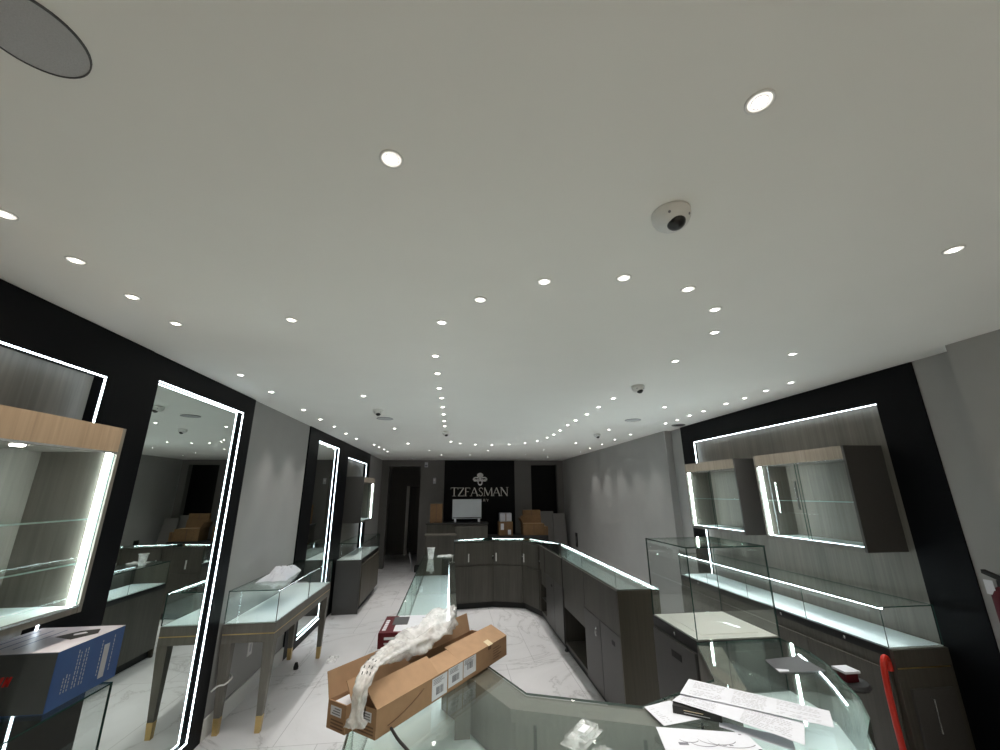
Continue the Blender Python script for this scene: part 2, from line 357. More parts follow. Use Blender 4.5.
info = {}
for k, (idx, lab, grp) in GROUPS.items():
    for i in idx: info[i] = (lab, grp)
for i, lab in SINGLE.items(): info[i] = (lab, None)
for i, (x, y) in enumerate(POS):
    wm = i in WARM
    if wm not in proto: proto[wm] = make_downlight(wm); o = proto[wm]
    else: o = copy_thing(proto[wm])
    o.location = (x, y, H); o['_o'] = (x, y, H)
    lab, grp = info[i]; o['label'] = lab
    if grp: o['group'] = grp
    elif 'group' in o: del o['group']

# ---------------------------------------------------------------- ceiling fittings
def dome_camera(x, y, label, r=0.055, look=(0.3, -1)):
    t = thing('dome_camera', label, 'security camera', (x, y, H))
    m = MB(); m.lathe((x,y,H), [(r,0),(r,-0.008),(r*0.98,-0.02),(r*0.86,-0.034),(r*0.62,-0.046),(r*0.3,-0.051),(0,-0.052)], 'white', n=32); m.build('housing', t, smooth=True)
    d = Vector((look[0], look[1], 0)).normalized()
    ax = Vector((d.x*0.35, d.y*0.35, -1)).normalized()
    c = Vector((x,y,H-0.018))+Vector((d.x, d.y, 0))*0.008
    m = MB(); m.lathe(c, [(r*0.52,0.0),(r*0.50,0.026),(r*0.42,0.036),(r*0.25,0.043),(0,0.046)], 'blackmetal', n=24, axis=ax); m.build('lens_dome', t, smooth=True)
    m = MB()
    for a in (-2.2, -0.9, 0.6, 2.0):
        dd = Vector((math.cos(a), math.sin(a), 0)); m.lathe(Vector((x,y,H-0.026))+dd*r*0.86, [(0.004,0),(0.004,0.004)], 'ink', n=10, axis=dd+Vector((0,0,-0.6)))
    m.build('screw', t)
dome_camera(0.627, 0.962, 'white dome security camera with black lens on the near ceiling', 0.055, (0.15, -1))
dome_camera(1.43, 2.94, 'white dome camera on the ceiling over the right run of the island', 0.05)
dome_camera(-0.75, 4.086, 'white dome camera on the ceiling over the left aisle', 0.05)
dome_camera(-0.10, 5.57, 'white dome camera in line with the centre row of downlights', 0.05)
dome_camera(2.045, 5.62, 'farthest dome camera, small and dark, over the right aisle', 0.05)
def speaker(x, y, r, label):
    t = thing('ceiling_speaker', label, 'ceiling speaker', (x, y, H))
    m = MB(); m.lathe((x,y,H), [(r*0.97,0),(r*0.97,-0.003),(0,-0.0032)], 'grille', n=48); m.build('grille', t)
    m = MB(); m.ring((x,y), r*0.97, r, H-0.0045, H, 'darkgrey', 48); m.build('rim', t)
speaker(-0.773, 0.617, 0.081, 'large round grey ceiling speaker cut by the upper left corner')
speaker(-0.76, 4.57, 0.09, 'small round grey ceiling speaker behind the left aisle camera')
speaker(2.06, 4.45, 0.09, 'small round grey ceiling speaker over the right aisle')
t = thing('ceiling_vent', 'dark round vent on the ceiling at the far corner of the right niche', 'vent', (2.79, 4.756, H))
m = MB(); m.ring((2.79,4.756), 0.055, 0.08, H-0.006, H, 'darkgrey'); m.build('rim', t)
m = MB(); m.lathe((2.79,4.756,H), [(0.055,0),(0.055,-0.004),(0,-0.004)], 'black_matte'); m.build('grille', t)

# ---------------------------------------------------------------- black wall surrounds
def surround(name, label, side, xf, depth, y0, y1, oy0, oy1, oz0, oz1, zt=H, cat='wall panel'):
    """picture-frame like black board on a side wall. side=+1 faces +X. xf = front face."""
    t = thing(name, label, cat, (xf, (y0+y1)/2, 0))
    xb = xf-side*depth
    m = MB()
    e = 0.0005
    m.box(xb, y0, 0, xf, oy0, zt-0.002, 'black'); m.box(xb, oy1, 0, xf, y1, zt-0.002, 'black')
    m.box(xb, oy0, oz1, xf, oy1, zt-0.002, 'black')
    if oz0 > 0.001: m.box(xb, oy0, 0, xf, oy1, oz0, 'black')
    m.build('surround_board', t)
    return t
def leds(t, side, xf, oy0, oy1, oz0, oz1, which, mat='led', wd=0.006):
    x0, x1 = xf-side*0.005, xf+side*0.001
    if 't' in which: part('light_strip', t, (x0, oy0, oz1-wd, x1, oy1, oz1), mat)
    if 'b' in which: part('light_strip', t, (x0, oy0, oz0, x1, oy1, oz0+wd), mat)
    if 'n' in which: part('light_strip', t, (x0, oy0, oz0+wd, x1, oy0+wd, oz1-wd), mat)
    if 'f' in which: part('light_strip', t, (x0, oy1-wd, oz0+wd, x1, oy1, oz1-wd), mat)
XL = -1.735
# niche behind the near left cabinet
t = surround('display_niche', 'black wall surround with LED edge behind the near left wall cabinet', 1, XL+0.004, 0.11, -0.6, 2.425, 0.2, 2.158, 0.0, 2.267, cat='wall niche')
part('back_panel', t, (-1.80, 0.2, 0.0, -1.79, 2.158, 2.267), 'woodpanel')
leds(t, 1, XL+0.004, 0.2, 2.158, 0.0, 2.267, 'tf')
t = surround('wall_mirror', 'full height wall mirror in black surround with LED edge, left of the table showcase', 1, XL, 0.11, 2.427, 3.71, 2.518, 3.535, 0.083, 2.347, cat='mirror')
part('mirror_glass', t, (-1.80, 2.518, 0.083, -1.762, 3.535, 2.347), 'mirror')
leds(t, 1, XL, 2.518, 3.535, 0.083, 2.347, 'tbf')
t = surround('wall_mirror', 'farther narrow wall mirror in black surround, behind the table showcase end', 1, XL, 0.11, 5.18, 6.77, 5.547, 6.52, 0.083, 2.36, cat='mirror')
part('mirror_glass', t, (-1.80, 5.547, 0.083, -1.762, 6.52, 2.36), 'mirror')
leds(t, 1, XL, 5.547, 6.52, 0.083, 2.36, 'tbf')
t = surround('display_niche', 'far black wall niche with LED edge behind the small far left cabinet', 1, XL, 0.11, 6.772, 9.0, 7.13, 8.66, 0.0, 2.275, cat='wall niche')
part('back_panel', t, (-1.80, 7.13, 0.0, -1.79, 8.66, 2.275), 'woodpanel')
leds(t, 1, XL, 7.13, 8.66, 0.0, 2.275, 'tf')
# right niche
XR = 2.92
t = surround('display_niche', 'large black wall surround with LED edge and wood back on the right wall', -1, XR, 0.079, 2.178, 4.95, 2.456, 4.69, 0.0, 2.277, cat='wall niche')
part('back_panel', t, (2.953, 2.20, 0.0, 3.0, 4.94, H-0.01), 'woodpanel')
leds(t, -1, XR, 2.456, 4.69, 0.0, 2.277, 't', wd=0.005)
leds(t, -1, XR, 2.456, 4.69, 0.0, 2.277, 'f', wd=0.010)

# ---------------------------------------------------------------- wall cabinets
def wall_cabinet(label, side, xf, xb, y0, y1, z0, z1, shelves, led_end='f', warm='woodpanel', led_b=True, valance=0.09, handles=(), split=None, ledmat='ledcab'):
    """side=+1: on the left wall, facing +X"""
    t = thing('wall_cabinet', label, 'wall cabinet', (xb, (y0+y1)/2, z0))
    th = 0.018; s = side
    m = MB()
    m.box(xb, y0, z0, xf, y0+th, z1, 'laminate' if warm != 'woodwarm' else 'woodwarm'); m.box(xb, y1-th, z0, xf, y1, z1, 'woodtable' if warm != 'woodwarm' else 'woodpanel')
    m.box(xb, y0+th, z1-th, xf-s*0.02, y1-th, z1, 'woodpanel'); m.box(xb, y0+th, z0, xf-s*0.002, y1-th, z0+0.022, 'woodpanel')
    m.box(xb, y0+th, z0+0.022, xb+s*0.01, y1-th, z1-th, 'woodpanel')
    m.build('body', t)
    part('valance', t, (xf-s*0.02, y0+th, z1-valance, xf, y1-th, z1), warm if warm == 'woodwarm' else 'woodval')
    part('base_lining', t, (xb+s*0.012, y0+th, z0+0.0225, xf-s*0.02, y1-th, z0+0.026), 'deck')
    part('ceiling_lining', t, (xb+s*0.012, y0+th, z1-valance, xf-s*0.02, y1-th, z1-valance+0.006), 'woodpanel')
    for z in shelves:
        mm = MB(); mm.box(xb+s*0.012, y0+th+0.004, z, xf-s*0.03, y1-th-0.004, z+0.006, 'glass'); 
        mm.box(xf-s*0.0298, y0+th+0.004, z, xf-s*0.029, y1-th-0.004, z+0.006, 'edgelight'); mm.build('shelf', t)
    part('door_rail', t, (xf-s*0.012, y0+th, z1-valance-0.008, xf, y1-th, z1-valance), 'steel')
    part('door_rail', t, (xf-s*0.012, y0+th, z0+0.022, xf, y1-th, z0+0.03), 'steel')
    yc = split if split else (y0+y1)/2
    for a, b, off in ((y0+th, yc+0.01, 0.004), (yc-0.01, y1-th, 0.010)):
        mm = MB(); mm.box(xf-s*(off+0.004), a, z0+0.031, xf-s*off, b, z1-valance-0.009, 'glass')
        for yy in (a, b): mm.box(xf-s*(off+0.0045), yy-0.001, z0+0.031, xf-s*(off-0.0005), yy+0.001, z1-valance-0.009, 'edge')
        mm.build('glass_door', t)
    for hy, hz0, hz1 in handles: part('door_handle', t, (xf, hy, hz0, xf+s*0.014, hy+0.008, hz1), 'steel')
    ye = (y1-th-0.012, y1-th-0.001) if led_end == 'f' else (y0+th+0.001, y0+th+0.012)
    part('light_strip', t, (xf-s*0.034, ye[0]-0.003, z0+0.03, xf-s*0.022, ye[1], z1-valance), ledmat)
    if led_b: part('light_strip', t, (xf-s*0.030, y0+th+0.01, z0+0.027, xf-s*0.022, y1-th-0.03, z0+0.031), 'leddim')
    return t
wall_cabinet('wood framed glass wall cabinet with warm oak valance at the left picture edge', 1, -1.475, -1.785, 0.55, 2.013, 1.248, 1.986, (1.43, 1.60), warm='woodwarm', valance=0.105, led_b=False, split=1.45)
t = thing('puck_light', 'small round light under the top of the left wall cabinet', 'puck light', (-1.60, 1.70, 1.88))
m = MB(); m.lathe((-1.60,1.70,1.880), [(0.02,0),(0.02,-0.005),(0.014,-0.006),(0,-0.006)], 'lens', n=20); m.build('lamp_lens', t)
wall_cabinet('small lit wall cabinet hanging at the far end of the left wall', 1, -1.475, -1.785, 7.25, 8.25, 1.23, 1.97, (1.56,), led_b=False)
wall_cabinet('near right wall cabinet with glass sliding doors and a dark side panel', -1, 2.655, 2.95, 2.524, 3.395, 1.314, 1.997, (1.62,), handles=((2.98, 1.56, 1.77),))
wall_cabinet('farther right wall cabinet with glass doors and lit shelf', -1, 2.655, 2.95, 3.65, 4.51, 1.314, 1.997, (1.62,))

# ---------------------------------------------------------------- glass showcases
def lerp(a, b, d):
    v = Vector((b[0]-a[0], b[1]-a[1])); L = v.length
    return (a[0]+v.x/L*d, a[1]+v.y/L*d)
def slabglass(m, poly, z0, z1, mat='glasstop'):
    m.prism(poly, z0, z1, mat, edge='edge')
def upright(m, p, q, into, z0, z1, mat='glass'):
    """glass pane standing between p and q; thickness 6 mm towards point into"""
    d = Vector((q[0]-p[0], q[1]-p[1])).normalized(); nrm = Vector((-d.y, d.x))
    c = Vector((into[0]-p[0], into[1]-p[1]))
    if nrm.dot(c) < 0: nrm = -nrm
    n6 = nrm*0.006
    P = [p, q, (q[0]+n6.x, q[1]+n6.y), (p[0]+n6.x, p[1]+n6.y)]
    n = 4
    A = sum(P[i][0]*P[(i+1)%n][1]-P[(i+1)%n][0]*P[i][1] for i in range(n))
    vs = [(a[0],a[1],z0) for a in P]+[(a[0],a[1],z1) for a in P]
    m.add(vs, [(0,1,5,4), (2,3,7,6)], mat); m.add(vs, [(1,2,6,5), (3,0,4,7), (0,3,2,1), (4,5,6,7)], 'edge')
def showcase(name, label, cat, inner, outer, zd=0.735, zt=0.965, zw=0.955, base=True, back=True, ends=(False, False), led=True, woodend=(False, False),
             ledgap=0.0, wood_m='wood', endm='woodend', band='blackmetal', group=None, ledmat='ledcase', joints=True, deckm='deck', led_side='outer', topedge=True):
    n = len(inner); cx = sum(p[0] for p in inner+outer)/(2*n); cy = sum(p[1] for p in inner+outer)/(2*n)
    t = thing(name, label, cat, (cx, cy, 0), group)
    I = lambda d: [lerp(inner[i], outer[i], d) for i in range(n)]
    O = lambda d: [lerp(outer[i], inner[i], d) for i in range(n)]
    if base:
        m = MB(); m.prism(inner+outer[::-1], 0.085, zd-0.05, wood_m); m.build('cabinet', t)
        m = MB(); m.prism(I(0.04)+O(0.04)[::-1], 0.0, 0.085, 'black_matte'); m.build('toe_kick', t)
    m = MB(); m.prism(inner+outer[::-1], zd-0.05, zd-0.006, band); m.build('deck_frame', t)
    m = MB(); m.prism(I(0.004)+O(0.012)[::-1], zd-0.006, zd, deckm); m.build('deck', t)
    if back:
        m = MB()
        for i in range(n-1):
            a, b = inner[i], inner[i+1]; c, d_ = I(0.03)[i], I(0.03)[i+1]
            m.prism([a, b, d_, c], zd, zw-0.001, wood_m)
            e, f = I(0.065)[i], I(0.065)[i+1]
            m.prism([a, b, f, e], zw-0.03, zw, wood_m)
        m.build('back_panel', t)
    m = MB(); slabglass(m, inner+outer[::-1], zt-0.006, zt)
    m.build('glass_top', t)
    for i in range(n-1):
        m = MB(); upright(m, outer[i], outer[i+1], inner[i], zd, zt-0.0065); m.build('glass_front', t)
    for k, (flag, i) in enumerate(((ends[0], 0), (ends[1], n-1))):
        if flag:
            j = 1 if i == 0 else n-2
            m = MB(); upright(m, inner[i], O(0.006)[i], outer[j], zd, zt-0.0065); m.build('glass_end', t)
    for k, (flag, i) in enumerate(((woodend[0], 0), (woodend[1], n-1))):
        if flag:
            j = 1 if i == 0 else n-2
            dd = Vector((outer[j][0]-outer[i][0], outer[j][1]-outer[i][1])).normalized()*(-0.02)
            m = MB(); m.prism([inner[i], outer[i], (outer[i][0]+dd.x, outer[i][1]+dd.y), (inner[i][0]+dd.x, inner[i][1]+dd.y)], 0.0, zw if back else zd-0.006, endm); m.build('end_panel', t)
    if led:
        for i in range(n-1):
            a, b = O(0.010)[i], O(0.010)[i+1]; c, d_ = O(0.022)[i], O(0.022)[i+1]
            L = math.dist(a, b)
            if ledgap: a, b = lerp(a, b, ledgap), lerp(b, a, ledgap); c, d_ = lerp(c, d_, ledgap), lerp(d_, c, ledgap)
            m = MB(); m.prism([a, b, d_, c], zt-(0.011 if ledmat == 'ledcase' else 0.0095), zt-0.0065, ledmat); m.build('light_strip', t)
    return t
def door_on_x(t, x, s, y0, y1, z0, z1, mat='laminate', th=0.016):
    return part('door', t, (x, y0+0.002, z0+0.002, x-s*th, y1-0.002, z1-0.002), mat, bevel=0.0015)
# left run of the island
LI, LO = 0.05, -0.325
tL = showcase('display_counter', 'long glass-topped counter forming the left run of the island, brown cartons on its near end', 'showcase',
     [(LI, 2.30), (LI, 5.47)], [(LO, 1.75), (LO, 5.47)], led=False, woodend=(False, True))
part('light_strip', tL, (LI-0.062, 2.35, 0.918, LI-0.036, 5.40, 0.924), 'leddim')  # added strip, unseen under the rail, to brighten the deck
m = MB()
for y in (2.9, 3.4, 3.9, 4.4, 4.9): m.box(LO+0.0055, y-0.0015, 0.735, LO+0.007, y+0.0015, 0.958, 'edge')
m.build('glass_joint', tL)
# near corner of the island (curved outer glass)
inn = [(LI, 2.30), (0.18, 2.07), (0.302, 1.801), (0.693, 1.651), (1.08, 1.821), (1.245, 2.213)]
out = [(LO, 1.75), (-0.30, 1.42), (-0.02, 1.08), (0.72, 0.98), (1.38, 1.44), (1.713, 2.225)]
tF = thing('display_counter', 'curved near end of the island with papers lying on its rounded glass top', 'showcase', (0.7, 1.6, 0))
outc = [(LO, 1.75), (-0.30, 1.42), (-0.17, 1.22), (-0.02, 1.08), (0.2, 0.99), (0.5, 0.95), (0.8, 0.98), (1.05, 1.10), (1.22, 1.27), (1.32, 1.40), (1.415, 1.479), (1.513, 1.606), (1.60, 1.773), (1.665, 1.90), (1.705, 2.032), (1.713, 2.225)]
toe_o = [(x+(0.7-x)*0.06, y+(1.7-y)*0.06) for x, y in outc]; toe_i = [(x+(0.7-x)*-0.04, y+(1.6-y)*0.04) for x, y in inn]
m = MB(); m.prism(inn+outc[::-1], 0.085, 0.685, 'wood'); m.build('cabinet', tF)
m = MB(); m.prism(inn[1:]+toe_o[::-1], 0, 0.085, 'black_matte'); m.build('toe_kick', tF)
m = MB(); m.prism(inn+outc[::-1], 0.685, 0.729, 'blackmetal'); m.build('deck_frame', tF)
m = MB(); m.prism(inn+outc[::-1], 0.729, 0.735, 'deck'); m.build('deck', tF)
def inset_line(pts, d):      # offset a polyline to its right-hand side
    r = []
    for i, p in enumerate(pts):
        a = Vector(pts[max(i-1, 0)]); b = Vector(pts[min(i+1, len(pts)-1)]); t_ = (b-a).normalized()
        r.append((p[0]+t_.y*d, p[1]-t_.x*d))
    return r
i1 = inset_line(inn, 0.085); i2 = inset_line(inn, 0.115)
m = MB()
for i in range(len(inn)-1):
    m.prism([inn[i], inn[i+1], i1[i+1], i1[i]], 0.735, 0.954, 'woodpanel'); m.prism([inn[i], inn[i+1], i2[i+1], i2[i]], 0.915, 0.955, 'woodpanel')
m.box(0.035, 2.0, 0.735, 0.10, 2.03, 0.954, 'woodpanel')
m.build('back_panel', tF)
m = MB()
for i, f in ((2, 0.15), (2, 0.93), (3, 0.5)):
    a, b = Vector(i1[i]), Vector(i1[i+1]); c = a.lerp(b, f); d_ = (b-a).normalized()*0.006; n_ = Vector((d_.y, -d_.x)).normalized()*0.0015
    m.prism([tuple(c-d_), tuple(c+d_), tuple(c+d_+n_), tuple(c-d_+n_)], 0.74, 0.915, 'black_matte')
m.build('panel_groove', tF)
m = MB(); slabglass(m, inn+outc[::-1], 0.957, 0.965); m.build('glass_top', tF)
m = MB()
oi = [(x+(0.7-x)*0.006, y+(1.7-y)*0.006) for x, y in outc]
vs = [(p[0],p[1],z) for z in (0.735, 0.9565) for p in outc]+[(p[0],p[1],z) for z in (0.735, 0.9565) for p in oi]; k = len(outc)
m.add(vs, [(i, i+1, k+i+1, k+i) for i in range(k-1)]+[(2*k+i, 3*k+i, 3*k+i+1, 2*k+i+1) for i in range(k-1)], 'glass')
m.build('glass_front', tF, smooth=True)
m = MB(); upright(m, (1.245, 2.213), (1.707, 2.222), (1.2, 1.9), 0.735, 0.958); m.build('glass_end', tF)
m = MB()     # LED bar leaning inside the front edge
m.tube([(1.66, 2.05, 0.95), (1.60, 1.88, 0.95), (1.53, 1.74, 0.95), (1.45, 1.60, 0.95)], 0.003, 'ledcase', n=6); m.build('light_strip', tF)
# tall showcase
tT = thing('tall_showcase', 'tall clear glass case on a dark cabinet beside the near island corner', 'showcase', (1.5, 2.49, 0))
x0, x1, y0, y1 = 1.27, 1.737, 2.252, 2.73
part('cabinet', tT, (x0, y0, 0.085, x1, y1, 0.905), 'laminate', 0.002)
part('toe_kick', tT, (x0+0.04, y0, 0, x1-0.04, y1, 0.085), 'black_matte')
part('deck_frame', tT, (x0, y0, 0.906, x1, y1, 0.957), 'blackmetal')
part('deck', tT, (x0+0.006, y0+0.006, 0.957, x1-0.006, y1-0.006, 0.963), 'deckw')
part('deck_insert', tT, (x0+0.07, y0+0.07, 0.963, x1-0.07, y1-0.07, 0.966), 'deckw')
dr = part('door', tT, (x0-0.016, y0+0.01, 0.10, x0-0.0005, y1-0.02, 0.90), 'laminate', 0.002)
part('door_pull', dr, (x0-0.019, 2.40, 0.815, x0-0.0165, 2.50, 0.845), 'black_matte')
m = MB(); m.lathe((x0-0.0005, 2.47, 0.932), [(0.009,0),(0.009,0.006),(0.006,0.008),(0,0.008)], 'chrome', n=16, axis=(-1,0,0)); m.build('lock', tT)
ZT = 1.407
m = MB(); slabglass(m, [(x0,y0),(x1,y0),(x1,y1),(x0,y1)], ZT-0.006, ZT, 'glass'); m.build('glass_top', tT)
for p, q in (((x0,y0),(x0,y1)), ((x0+0.006,y0),(x1,y0)), ((x1,y0+0.006),(x1,y1)), ((x0+0.006,y1),(x1-0.006,y1))):
    m = MB(); upright(m, p, q, (1.5, 2.49), 0.963, ZT-0.0065); m.build('glass_side', tT)
# right run of the island
RI, RO, YN, YF = 1.30, 1.642, 3.40, 6.33
tR = thing('display_counter', 'long right run of the island with open niches facing inward and LED along its glass', 'showcase', (1.47, 4.86, 0))
m = MB()
xb = RI+0.017
def body(y0, y1): m.box(xb, y0, 0.085, RO, y1, 0.684, 'wood')
NI = [(4.285, 5.09), (5.975, 6.33)]
cur = YN
for a, b in NI:
    if a > cur: body(cur, a)
    m.box(RO-0.02, a, 0.085, RO, b, 0.684, 'wood'); m.box(xb, a, 0.435, RO-0.02, b, 0.684, 'wood'); m.box(xb, a, 0.055, RO-0.02, b, 0.085, 'wood')
    cur = b
m.build('cabinet', tR)
part('toe_kick', tR, (RI+0.03, YN+0.01, 0, RO-0.04, YF, 0.054), 'black_matte')
part('end_panel', tR, (RI, YN-0.02, 0.0, RO, YN-0.0005, 0.957), 'woodend')
part('deck_frame', tR, (RI+0.03, YN, 0.685, RO, YF, 0.729), 'wood')
part('deck', tR, (RI+0.036, YN, 0.729, RO-0.008, YF, 0.735), 'deck')
part('back_panel', tR, (RI+0.018, YN, 0.735, RI+0.036, YF, 0.957), 'wood')
m = MB(); slabglass(m, [(RI,YN-0.02),(RO,YN-0.02),(RO,YF),(RI,YF)], 0.959, 0.965); m.build('glass_top', tR)
for a, b in ((YN, 4.286), (4.288, 5.388), (5.390, YF)):
    m = MB(); upright(m, (RO, a), (RO, b), (RI, a), 0.735, 0.9585); m.build('glass_front', tR)
part('light_strip', tR, (RO-0.018, YN, 0.949, RO-0.008, YF-0.02, 0.9583), 'ledcase')
ups = [(YN, 4.25), (4.254, 5.05), (5.09, 6.0), (6.04, YF)]
for a, b in ups:
    part('flap_door', tR, (RI, a+0.002, 0.635, RI+0.016, b-0.002, 0.95), 'wood', 0.0015)
m = MB(); m.box(RI+0.006, 5.05, 0.635, RI+0.014, 5.09, 0.95, 'black_matte'); m.box(RI+0.006, 6.0, 0.635, RI+0.014, 6.04, 0.95, 'black_matte'); m.build('shadow_gap', tR)
dd = []
for a, b in ((YN, 3.84), (3.844, 4.283), (5.092, 5.52), (5.524, 5.973)):
    dd.append(part('door', tR, (RI, a+0.002, 0.06, RI+0.016, b-0.002, 0.63), 'laminate', 0.0015))
part('door_pull', dd[0], (RI-0.003, 3.515, 0.535, RI-0.0005, 3.575, 0.565), 'black_matte')
part('door_pull', dd[3], (RI-0.003, 5.60, 0.535, RI-0.0005, 5.66, 0.565), 'black_matte')
m = MB(); m.lathe((RI-0.0005, 3.915, 0.555), [(0.010,0),(0.010,0.012),(0.006,0.014),(0,0.014)], 'chrome', n=16, axis=(-1,0,0))
m.build('lock', dd[1])
t = thing('key_ring', 'small bunch of keys hanging in a door lock of the right island run', 'keys', (RI-0.012, 3.915, 0.55))
m = MB(); m.tube([(RI-0.016+0.0*a, 3.915+0.014*math.sin(a), 0.537+0.014*math.cos(a)) for a in [i*math.pi/8 for i in range(17)]], 0.0015, 'chrome', n=6); m.build('ring', t)
m = MB(); m.box(RI-0.018, 3.907, 0.49, RI-0.015, 3.92, 0.527, 'chrome'); m.box(RI-0.022, 3.918, 0.50, RI-0.019, 3.93, 0.53, 'steel'); m.build('key', t)
m = MB(); m.box(RI+0.02, 4.287, 0.435-0.014, RI+0.016, 5.088, 0.435, 'wood')
part('niche_shelf', tR, (RI+0.02, 5.98, 0.25, RI+0.2, 6.32, 0.262), 'laminate')
m = MB(); m.lathe((RI+0.012, 5.06, 0.0), [(0.018,0),(0.022,0.01),(0.012,0.03),(0.012,0.055)], 'black_matte', n=14); m.build('levelling_foot', tR)
# curved rear of the island: three facets
RIN = [(0.055, 6.86), (0.68, 6.95), (1.135, 6.80), (1.30, 6.33)]
ROU = [(0.055, 7.10), (0.62, 7.30), (1.27, 7.13), (1.642, 6.33)]
labs = ['left facet of the curved far end of the island, two dark wood doors', 'middle facet of the curved far end of the island, below the desk boxes', 'right facet of the curved far end of the island, joining the long right run']
for i in range(3):
    tt = showcase('display_counter', labs[i], 'showcase', RIN[i:i+2], ROU[i:i+2], ends=(i == 0, False), led=True, ledgap=0.07, zw=0.955)
    a, b = Vector(RIN[i]), Vector(RIN[i+1]); u = (b-a).normalized(); nrm = Vector((u.y, -u.x)); L = (b-a).length
    for z0_, z1_, nm in ((0.10, 0.60, 'door'), (0.615, 0.93, 'flap_door')):
        m = MB(); o_ = a+u*0.006; m.obox((o_.x, o_.y, z0_), (u.x*(L-0.03), u.y*(L-0.03), 0), (nrm.x*0.014, nrm.y*0.014, 0), (0, 0, z1_-z0_), 'wood')
        dr = m.build(nm, tt, bevel=0.0015)
    hx = a+u*(0.22 if i == 0 else 0.04)+nrm*0.0145
    m = MB(); m.obox((hx.x, hx.y, 0.66), (u.x*0.018, u.y*0.018, 0), (nrm.x*0.010, nrm.y*0.008, 0), (0,0,0.12), 'white'); m.build('door_handle', dr)
# right wall counter
tW = showcase('wall_showcase', 'long low glass showcase with bright deck along the right wall under the cabinets', 'showcase',
     [(2.953-0.035, 2.44), (2.953-0.035, 4.69)], [(2.55, 2.44), (2.55, 4.69)], zd=0.816, zt=1.03, back=False, ends=(True, True), led=True, ledmat='ledcase', woodend=(True, False), endm='wood', wood_m='wood')
for y in (3.02, 3.62, 4.2):
    m = MB(); m.box(2.556, y-0.0015, 0.816, 2.558, y+0.0015, 1.022, 'edge'); m.build('glass_joint', tW)
for y in (2.72, 3.25, 4.35):
    m = MB(); m.lathe((2.549, y, 0.79), [(0.009,0),(0.009,0.006),(0.006,0.009),(0,0.009)], 'chrome', n=16, axis=(-1,0,0)); m.build('lock', tW)
part('gold_inlay', tW, (2.556, 2.4185, 0.715, 2.90, 2.4195, 0.722), 'gold')
for a, b in ((2.45, 3.02), (3.02, 3.58), (3.58, 4.14), (4.14, 4.68)):
    dr = part('door', tW, (2.535, a+0.002, 0.10, 2.5495, b-0.002, 0.70), 'wood', 0.0015)
# side door in its end
m = MB(); m.box(2.60, 2.404, 0.12, 2.87, 2.4195, 0.62, 'laminate'); sd = m.build('door', tW, bevel=0.0015)
m = MB(); m.tube([(2.70, 2.404, 0.58), (2.70, 2.385, 0.58), (2.70, 2.385, 0.42), (2.70, 2.404, 0.42)], 0.005, 'steel', n=8); m.build('door_handle', sd)
m = MB(); m.box(2.905, 2.425, 0, 2.918, 2.439, 0.815, 'leddim'); 
# near left counter
tN = showcase('wall_showcase', 'glass counter under the near left wall cabinet, a blue carton on top', 'showcase',
     [(-1.725, 0.5), (-1.725, 2.11)], [(-1.36, 0.5), (-1.36, 2.11)], back=False, ends=(False, True), led=False, wood_m='laminate', base=False, zd=0.60)
part('cabinet', tN, (-1.725, 0.5, 0.085, -1.36, 2.11, 0.55), 'laminate'); part('toe_kick', tN, (-1.725, 0.5, 0, -1.40, 2.08, 0.085), 'black_matte')
# far left showcase
tC = showcase('wall_showcase', 'small glass showcase on a dark wood cabinet at the far left wall', 'showcase',
     [(-1.70, 6.88), (-1.70, 8.42)], [(-1.335, 6.88), (-1.335, 8.42)], back=False, ends=(True, True), led=False, wood_m='wood', woodend=(True, False), endm='laminate')
for a, b in ((6.89, 7.65), (7.65, 8.41)): part('door', tC, (-1.335, a+0.002, 0.10, -1.32, b-0.002, 0.66), 'woodend', 0.0015)
# table showcase
X0, X1, Y0, Y1 = -1.73, -1.345, 3.765, 5.27
tB = thing('table_showcase', 'glass showcase table with tapered wooden legs and brass feet at the left wall', 'showcase', (-1.54, 4.5, 0))
def taper(x, y, w0, w1, z0, z1, sx, sy, mat, m):
    # leg tapering towards its foot, outer faces slightly drawn in
    vs = []
    for z, w_, sh in ((z0, w0, 0.028), (z1, w1, 0.0)):
        cx_, cy_ = x+sx*sh, y+sy*sh
        vs += [(cx_, cy_, z), (cx_+sx*w_, cy_, z), (cx_+sx*w_, cy_+sy*w_, z), (cx_, cy_+sy*w_, z)]
    m.add(vs, [(0,1,2,3),(4,5,6,7),(0,1,5,4),(1,2,6,5),(2,3,7,6),(3,0,4,7)], mat)
for sx, x in ((1, X0), (-1, X1)):
    for sy, y in ((1, Y0), (-1, Y1)):
        m = MB(); ws = 0.034, 0.075; zf = 0.11; f = zf/0.60
        wf = ws[0]+(ws[1]-ws[0])*f; sh = 0.028*(1-f)
        vs = []
        for z, w_, s_ in ((zf, wf, sh), (0.60, ws[1], 0)):
            vs += [(x+sx*s_, y+sy*s_, z), (x+sx*(s_+w_), y+sy*s_, z), (x+sx*(s_+w_), y+sy*(s_+w_), z), (x+sx*s_, y+sy*(s_+w_), z)]
        m.add(vs, [(0,1,2,3),(4,5,6,7),(0,1,5,4),(1,2,6,5),(2,3,7,6),(3,0,4,7)], 'woodtable'); lg = m.build('leg', tB)
        m = MB(); vs = []
        for z, w_, s_ in ((0.0, ws[0]+0.002, 0.027), (zf, wf+0.002, sh-0.001)):
            vs += [(x+sx*s_, y+sy*s_, z), (x+sx*(s_+w_), y+sy*s_, z), (x+sx*(s_+w_), y+sy*(s_+w_), z), (x+sx*s_, y+sy*(s_+w_), z)]
        m.add(vs, [(0,1,2,3),(4,5,6,7),(0,1,5,4),(1,2,6,5),(2,3,7,6),(3,0,4,7)], 'gold'); m.build('brass_foot', lg)
